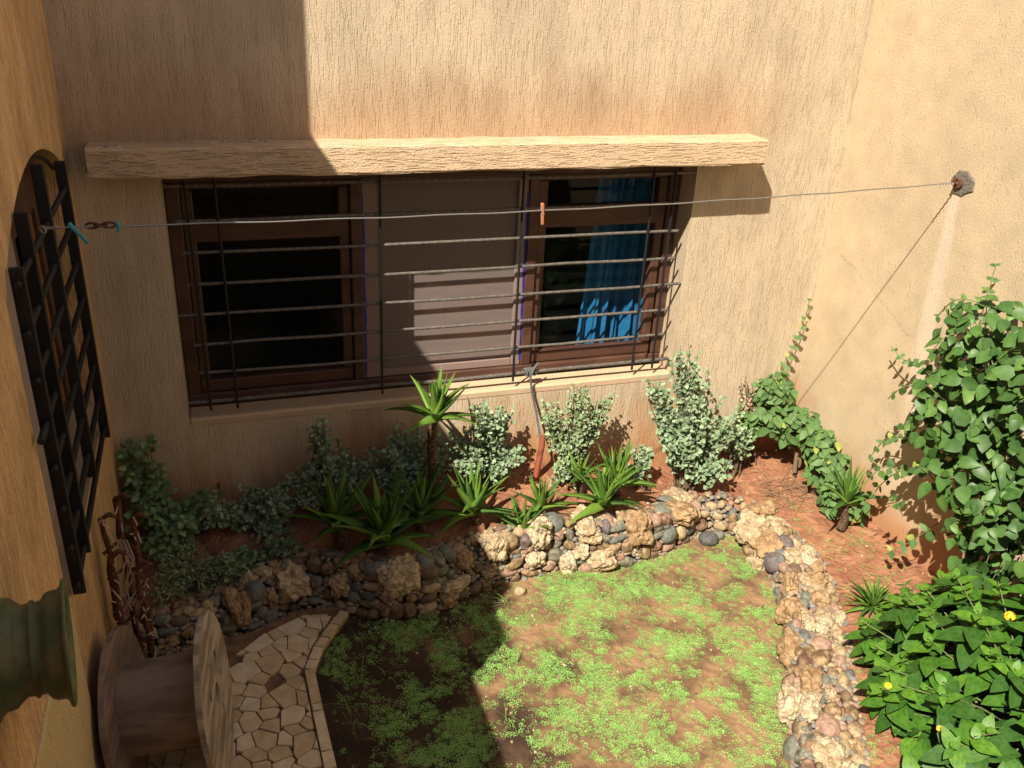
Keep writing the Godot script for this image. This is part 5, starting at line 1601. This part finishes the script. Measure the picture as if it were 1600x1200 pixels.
func make_weeds() -> void:
	rng.seed = 88
	var patches := PackedFloat32Array([2.16,0.78,0.07, 2.27,0.81,0.11, 2.39,0.78,0.07, 2.49,0.79,0.07, 2.59,0.76,0.04, 2.7,0.76,0.05, 2.85,0.72,0.08, 2.96,0.72,0.09, 3.06,0.7,0.03, 2.77,0.8,0.07, 2.67,0.87,0.06, 3.19,0.56,0.05, 3.34,0.62,0.07, 3.22,0.81,0.04, 3.17,0.8,0.05, 3.38,0.75,0.05, 3.27,0.89,0.07, 3.26,0.99,0.06, 3.35,0.95,0.05, 3.31,1.17,0.05, 2.13,0.91,0.06, 2.19,0.96,0.09, 2.32,0.92,0.08, 2.3,1.02,0.06, 2.52,0.93,0.08, 2.59,0.99,0.07, 2.69,1,0.08, 2.76,1.07,0.07, 2.86,1.08,0.06, 2.9,1.14,0.05, 2.43,1.04,0.06, 2.34,1.1,0.07, 2.22,1.11,0.06, 2.13,1.17,0.06, 2.26,1.22,0.06, 2.3,1.28,0.03, 2.22,1.34,0.04, 1.96,1.33,0.05, 1.97,1.44,0.08, 1.88,1.46,0.06, 2.11,1.37,0.04, 2.15,1.45,0.06, 2.17,1.51,0.06, 2.1,1.54,0.05, 2.05,1.58,0.05, 2.16,1.61,0.04, 2.09,1.69,0.06, 1.91,1.69,0.08, 1.84,1.7,0.05, 1.93,1.78,0.05, 1.83,1.85,0.06, 1.74,1.82,0.04, 2.03,1.78,0.06, 2.08,1.82,0.05, 2.16,1.81,0.06, 2.18,1.9,0.06, 2.09,1.92,0.07, 2.29,1.82,0.06, 2.3,1.9,0.05, 2.24,1.97,0.05, 2.24,2.05,0.05, 2.14,2.04,0.05, 1.95,1.98,0.03, 2.3,2.04,0.05, 2.39,2,0.04, 2.32,2.09,0.04, 2.53,1.96,0.05, 2.49,1.89,0.03, 2.54,2.15,0.05, 2.6,2.15,0.04, 2.65,2.19,0.04, 2.73,2.12,0.05, 2.79,2.03,0.07, 2.79,1.95,0.05, 2.87,1.98,0.04, 2.92,1.82,0.09, 3.01,1.74,0.07, 2.85,1.84,0.05, 2.86,1.7,0.07, 2.93,1.63,0.07, 2.89,1.54,0.06, 2.86,1.46,0.05, 2.97,1.44,0.07, 3.12,1.31,0.06, 3.21,1.33,0.06, 3.29,1.3,0.05, 3.19,1.48,0.05, 3.04,1.56,0.06, 3.12,1.61,0.04, 2.89,1.39,0.04, 2.6,1.38,0.07, 2.64,1.45,0.06, 2.73,1.41,0.05, 2.57,1.5,0.05, 2.57,1.34,0.05, 2.47,1.36,0.04, 2.36,1.41,0.03, 2.8,1.23,0.06, 2.75,1.19,0.04, 2.81,1.28,0.04, 2.92,1.26,0.04, 3.04,1.14,0.05, 3.14,1.11,0.05, 2.59,1.21,0.03, 2.44,1.69,0.06, 2.47,1.75,0.04, 2.33,1.61,0.05, 2.28,1.6,0.03, 2.37,1.56,0.03, 2.44,1.55,0.03, 2.53,1.58,0.03, 2.59,1.62,0.04, 2.59,1.78,0.03, 2.67,1.79,0.04, 2.73,1.81,0.03, 2.65,1.87,0.04, 2.21,1.71,0.03, 2.77,1.58,0.03, 2.36,1.89,0.02, 1.25,0.91,0.06, 1.43,0.96,0.08, 1.27,1.01,0.06, 1.3,1.08,0.05, 0.98,0.99,0.05, 0.93,1.13,0.05, 0.98,1.19,0.05, 1.49,1.16,0.08, 1.5,1.26,0.05, 1.44,1.2,0.05, 1.67,0.91,0.07, 1.74,1.02,0.06, 1.68,1.18,0.05, 1.83,0.98,0.05, 1.91,1.05,0.05, 1.28,1.42,0.06, 1.29,1.49,0.05, 1.12,1.52,0.06, 1.1,1.6,0.04, 1.19,1.55,0.05, 1.31,1.56,0.04, 1.28,1.34,0.04, 1.39,1.42,0.04, 1.46,1.61,0.07, 1.41,1.65,0.07, 1.45,1.73,0.07, 1.36,1.73,0.06, 1.27,1.78,0.06, 1.22,1.77,0.05, 1.38,1.81,0.07, 1.5,1.79,0.05, 1.44,1.83,0.05, 1.15,1.69,0.03, 1.62,1.39,0.05, 1.7,1.33,0.06, 1.76,1.26,0.06, 1.77,1.43,0.06, 1.7,1.54,0.05, 1.77,1.14,0.05, 1.89,0.72,0.04])
	# one sprig: a few round leaflets on short stalks
	var sprigs: Array = []
	for v in 3:
		var st := begin()
		st.set_smooth_group(0)
		for k in 9:
			var az := k * 2.4 + rng.randf() * 0.6
			var out := rng.randf_range(0.25, 1.0)
			var p := Vector3(cos(az) * out, rng.randf_range(0.25, 0.75) * (1.2 - out * 0.5), sin(az) * out)
			var d := Vector3(cos(az), 0.15, sin(az))
			var x := Vector3(-sin(az), 0, cos(az))
			var l := rng.randf_range(0.35, 0.6)
			var w := l * 0.36
			var a := p
			var b := p + d * l * 0.5 + x * w + Vector3(0, 0.06, 0)
			var e := p + d * l
			var f := p + d * l * 0.5 - x * w + Vector3(0, 0.06, 0)
			quad_out(st, a, b, e, f, Vector3.UP)
			st.set_smooth_group(-1)
			quad_out(st, Vector3(p.x * 0.1, 0, p.z * 0.1), Vector3(p.x * 0.1 + 0.03, 0, p.z * 0.1), p + x * 0.02, p - x * 0.02, Vector3(0, 0, 1))
			st.set_smooth_group(0)
		sprigs.append(done(st))
	var xfs: Array = [[], [], []]
	var cols: Array = [[], [], []]
	var tones := [lin(0.062, 0.205, 0.014), lin(0.048, 0.17, 0.012), lin(0.085, 0.235, 0.02), lin(0.034, 0.125, 0.01)]
	var add := func(x: float, z: float, s: float) -> void:
		var q := near_foot(Vector2(x, z))
		if q.x < 0.0 and (x < 0.875 or (z < 1.2 and x < 1.08 and x < 1.08 - (z - 0.78) * 0.62)): return      # not on the path
		if q.x > -0.01 and q.x < 0.13: return
		var v := rng.randi() % 3
		xfs[v].append(Transform3D(Basis(Vector3.UP, rng.randf() * TAU).scaled(Vector3(s, s * rng.randf_range(0.7, 1.1), s)), Vector3(x, ground_y(x, z) - 0.002, z)))
		var c: Color = tones[rng.randi() % 4]
		var j := rng.randf_range(0.8, 1.15)
		cols[v].append(Color(c.r * j, c.g * j, c.b * j))
	for i in range(0, patches.size(), 3):
		var r := patches[i + 2] * 1.12
		var n := int(r * r * 10500.0) + 3
		for k in n:
			var a := rng.randf() * TAU
			var d := r * pow(rng.randf(), 0.62)
			add.call(patches[i] + cos(a) * d * 1.1, patches[i + 1] + sin(a) * d * 1.0, rng.randf_range(0.008, 0.017))
	for k in 5600:
		var x := rng.randf_range(0.9, 3.4)
		var z := rng.randf_range(0.65, 2.6)
		if nz.get_noise_2d(x * 200.0, z * 200.0) > -0.12: add.call(x, z, rng.randf_range(0.007, 0.015))
	for q in [[3.52, 0.62, 0.10, 30], [3.70, 0.80, 0.12, 34], [3.86, 0.62, 0.10, 24], [3.78, 1.02, 0.12, 40], [3.98, 1.05, 0.10, 40], [3.80, 1.45, 0.16, 60], [3.60, 1.35, 0.14, 20], [3.22, 2.0, 0.10, 26], [3.30, 1.8, 0.10, 12], [3.04, 2.3, 0.08, 22], [3.95, 1.3, 0.14, 40], [0.5, 0.62, 0.2, 120], [0.3, 0.7, 0.15, 80], [0.75, 0.5, 0.15, 50], [3.40, 1.0, 0.5, 40]]:
		for k in int(q[3]):
			add.call(q[0] + rng.randfn(0, q[2] * 0.6), q[1] + rng.randfn(0, q[2] * 0.6), rng.randf_range(0.007, 0.013))
	for v in 3:
		tag(scatter("lawn_weeds", sprigs[v], M.weed, xfs[v], cols[v]), "bright green chickweed creeping in patches over the bare lawn soil", "weeds", "chickweed on the lawn soil", "stuff")

	# arching grass blades, mostly in the shaded half
	var st := begin()
	st.set_smooth_group(0)
	for q in [[0.98, 1.10, 7], [1.05, 1.25, 6], [0.97, 1.42, 8], [1.02, 1.60, 8], [1.10, 1.0, 5], [1.20, 1.25, 5], [1.55, 1.05, 6], [1.66, 1.12, 6], [1.76, 1.05, 5], [1.88, 0.92, 7], [1.75, 1.32, 6], [1.25, 0.98, 4], [1.62, 1.7, 4], [2.4, 1.0, 5], [2.1, 1.5, 4], [1.08, 1.75, 5], [2.25, 0.82, 5], [0.24, 0.78, 12], [0.30, 0.74, 10]]:
		for k in int(q[2]):
			var p := Vector3(q[0] + rng.randfn(0, 0.025), 0, q[1] + rng.randfn(0, 0.025))
			p.y = ground_y(p.x, p.z)
			var az := rng.randf() * TAU
			var d := Vector3(cos(az), 0, sin(az))
			var l := rng.randf_range(0.09, 0.20)
			var x := Vector3(-sin(az), 0, cos(az)) * rng.randf_range(0.0018, 0.003)
			var prev := p
			for i in 6:
				var t := (i + 1) / 6.0
				var nx := p + d * l * 0.75 * t * t + Vector3(0, l * (t * 0.95 - 0.62 * t * t), 0)
				quad_out(st, prev - x * (1.0 - (t - 1.0 / 6.0) * 0.9), prev + x * (1.0 - (t - 1.0 / 6.0) * 0.9), nx + x * (1.0 - t * 0.9), nx - x * (1.0 - t * 0.9), Vector3(0.1, 1, 0.2))
				prev = nx
	tag(put("grass", done(st), leaf_mat(lin(0.17, 0.27, 0.07), null, 0.5, 0.35)), "thin arching grass blades in tufts on the lawn and bed", "grass", "", "stuff")

	# grit, crumbs of earth and fallen leaves
	var grit := stone_mesh(900, 0, 0.3, 0.0)
	var gx: Array = []
	var gc: Array = []
	for k in 2600:
		var x := rng.randf_range(0.9, 4.1)
		var z := rng.randf_range(0.05, 2.9)
		var q := near_foot(Vector2(x, z))
		if q.x < 0.0 and x < 1.1 and z < 1.1: continue
		var s := 0.0015 + 0.0065 * pow(rng.randf(), 4.0)
		gx.append(Transform3D(Basis(rnd_dir(), rng.randf() * 3.0).scaled(Vector3(s, s * 0.7, s * 1.2)), Vector3(x, ground_y(x, z) + s * 0.3, z)))
		var j := rng.randf_range(0.7, 1.3)
		gc.append(Color(0.33 * j, 0.20 * j, 0.115 * j) if rng.randf() < 0.72 else Color(0.42 * j, 0.36 * j, 0.27 * j))
	tag(scatter("grit", grit, M.dry_copies, gx, gc), "crumbs of red earth and grit strewn over lawn and bed", "grit", "", "stuff")
	var dl := leaf(1.0, 0.5, 0.5, 0.4, 4, 0)
	gx = []
	gc = []
	for q in [[3.8, 0.45, 0.16, 40], [3.95, 1.15, 0.16, 50], [3.75, 1.5, 0.2, 40], [2.2, 0.3, 0.25, 50], [2.7, 0.3, 0.3, 60], [1.4, 0.4, 0.4, 50], [3.9, 1.7, 0.2, 40], [3.3, 1.6, 0.3, 14], [2.2, 1.5, 0.6, 30]]:
		for k in int(q[3]):
			var x: float = clampf(q[0] + rng.randfn(0, q[2]), 0.1, XR - 0.05)
			var z: float = maxf(q[1] + rng.randfn(0, q[2]), 0.05)
			var f := near_foot(Vector2(x, z))
			if f.x > -0.02 and f.x < 0.15: continue
			var s := rng.randf_range(0.012, 0.04)
			gx.append(facing(Vector3(x, ground_y(x, z) + 0.004, z), Vector3(rng.randfn(), 0.1, rng.randfn()), (Vector3.UP + rnd_dir() * 0.4).normalized(), s))
			var j := rng.randf_range(0.7, 1.2)
			gc.append(Color(0.30 * j, 0.19 * j, 0.09 * j))
	tag(scatter("fallen_leaves", dl, M.dry_copies, gx, gc), "dry brown fallen leaves lying about the flower bed", "fallen leaves", "", "stuff")
	# dry stems lying under the corner creeper
	st = begin()
	for k in 60:
		var p := Vector3(3.85 + rng.randfn(0, 0.10), 0, 0.48 + rng.randfn(0, 0.08))
		if p.x > XR - 0.1: continue
		p.y = ground_y(p.x, p.z) + 0.012
		var d := Vector3(rng.randfn(), 0.1, rng.randfn()).normalized() * rng.randf_range(0.05, 0.13)
		tube(st, [p - d, p + Vector3(0, 0.01, 0), p + d], [0.0016], 3, false)
	tag(put("dry_stalks", done(st), plain(lin(0.28, 0.19, 0.11), 0.95)), "heap of dry straw-like stalks under the corner creeper", "dry stalks", "", "stuff")

# ------------------------------------------------------------------ the scene
func _ready() -> void:
	# camera
	cam = Camera3D.new()
	cam.name = "camera"
	add_child(cam)
	var pitch := deg_to_rad(25.33)
	var yaw := deg_to_rad(19.16)
	var roll := deg_to_rad(2.91)
	var f := Vector3(sin(yaw) * cos(pitch), -sin(pitch), -cos(yaw) * cos(pitch))
	var r := Vector3(cos(yaw), 0, sin(yaw))
	var u := r.cross(f)
	cam.transform = Transform3D(Basis(r * cos(roll) + u * sin(roll), u * cos(roll) - r * sin(roll), -f), Vector3(0.5985, 3.1, 4.5))
	cam.fov = 46.1
	cam.near = 0.05
	cam.far = 1000.0
	cam.current = true
	# sky, sun and exposure
	var we := WorldEnvironment.new()
	we.name = "environment"
	var env := Environment.new()
	env.background_mode = Environment.BG_SKY
	env.sky = Sky.new()
	var sky := ProceduralSkyMaterial.new()
	sky.sky_top_color = Color(0.45, 0.50, 0.57)
	sky.sky_horizon_color = Color(0.70, 0.69, 0.66)
	sky.ground_horizon_color = Color(0.50, 0.42, 0.35)
	sky.ground_bottom_color = Color(0.36, 0.29, 0.23)
	sky.sky_energy_multiplier = 0.88
	env.sky.sky_material = sky
	env.tonemap_mode = Environment.TONE_MAPPER_LINEAR
	env.tonemap_exposure = 1.84
	env.sdfgi_enabled = true
	env.ssao_enabled = true
	env.ssil_enabled = true
	we.environment = env
	add_child(we)
	var sun := DirectionalLight3D.new()
	sun.name = "sun"
	add_child(sun)
	sun.look_at_from_position(Vector3.ZERO, Vector3(0.22, -0.34, -0.20), Vector3.UP)
	sun.light_color = Color(1.0, 0.96, 0.885)
	sun.light_energy = 1.5
	sun.light_angular_distance = 0.53
	sun.shadow_enabled = true

	nz.seed = 7
	nz.frequency = 0.02
	nz.fractal_octaves = 4
	W = PackedVector2Array([Vector2(-0.05, 0.9), Vector2(0.12, 0.88), Vector2(0.31, 0.85), Vector2(0.58, 0.79), Vector2(0.81, 0.68), Vector2(1, 0.7), Vector2(1.12, 0.8), Vector2(1.25, 0.88), Vector2(1.5, 0.87), Vector2(1.78, 0.76), Vector2(1.97, 0.73), Vector2(2.24, 0.7), Vector2(2.56, 0.76), Vector2(2.91, 0.71), Vector2(3.14, 0.6), Vector2(3.3, 0.56), Vector2(3.41, 0.66), Vector2(3.42, 0.86), Vector2(3.39, 1.1), Vector2(3.27, 1.36), Vector2(3.17, 1.56), Vector2(2.97, 1.86), Vector2(2.75, 2.25), Vector2(2.5, 2.75)])
	S.append(0.0)
	for i in W.size() - 1: S.append(S[i] + W[i].distance_to(W[i + 1]))
	make_materials()
	make_ground()
	make_path()
	make_walls()
	make_room()
	make_window()
	make_arch_window()
	make_rockery()
	make_left_things()
	make_clothesline()
	make_plants()
	make_weeds()
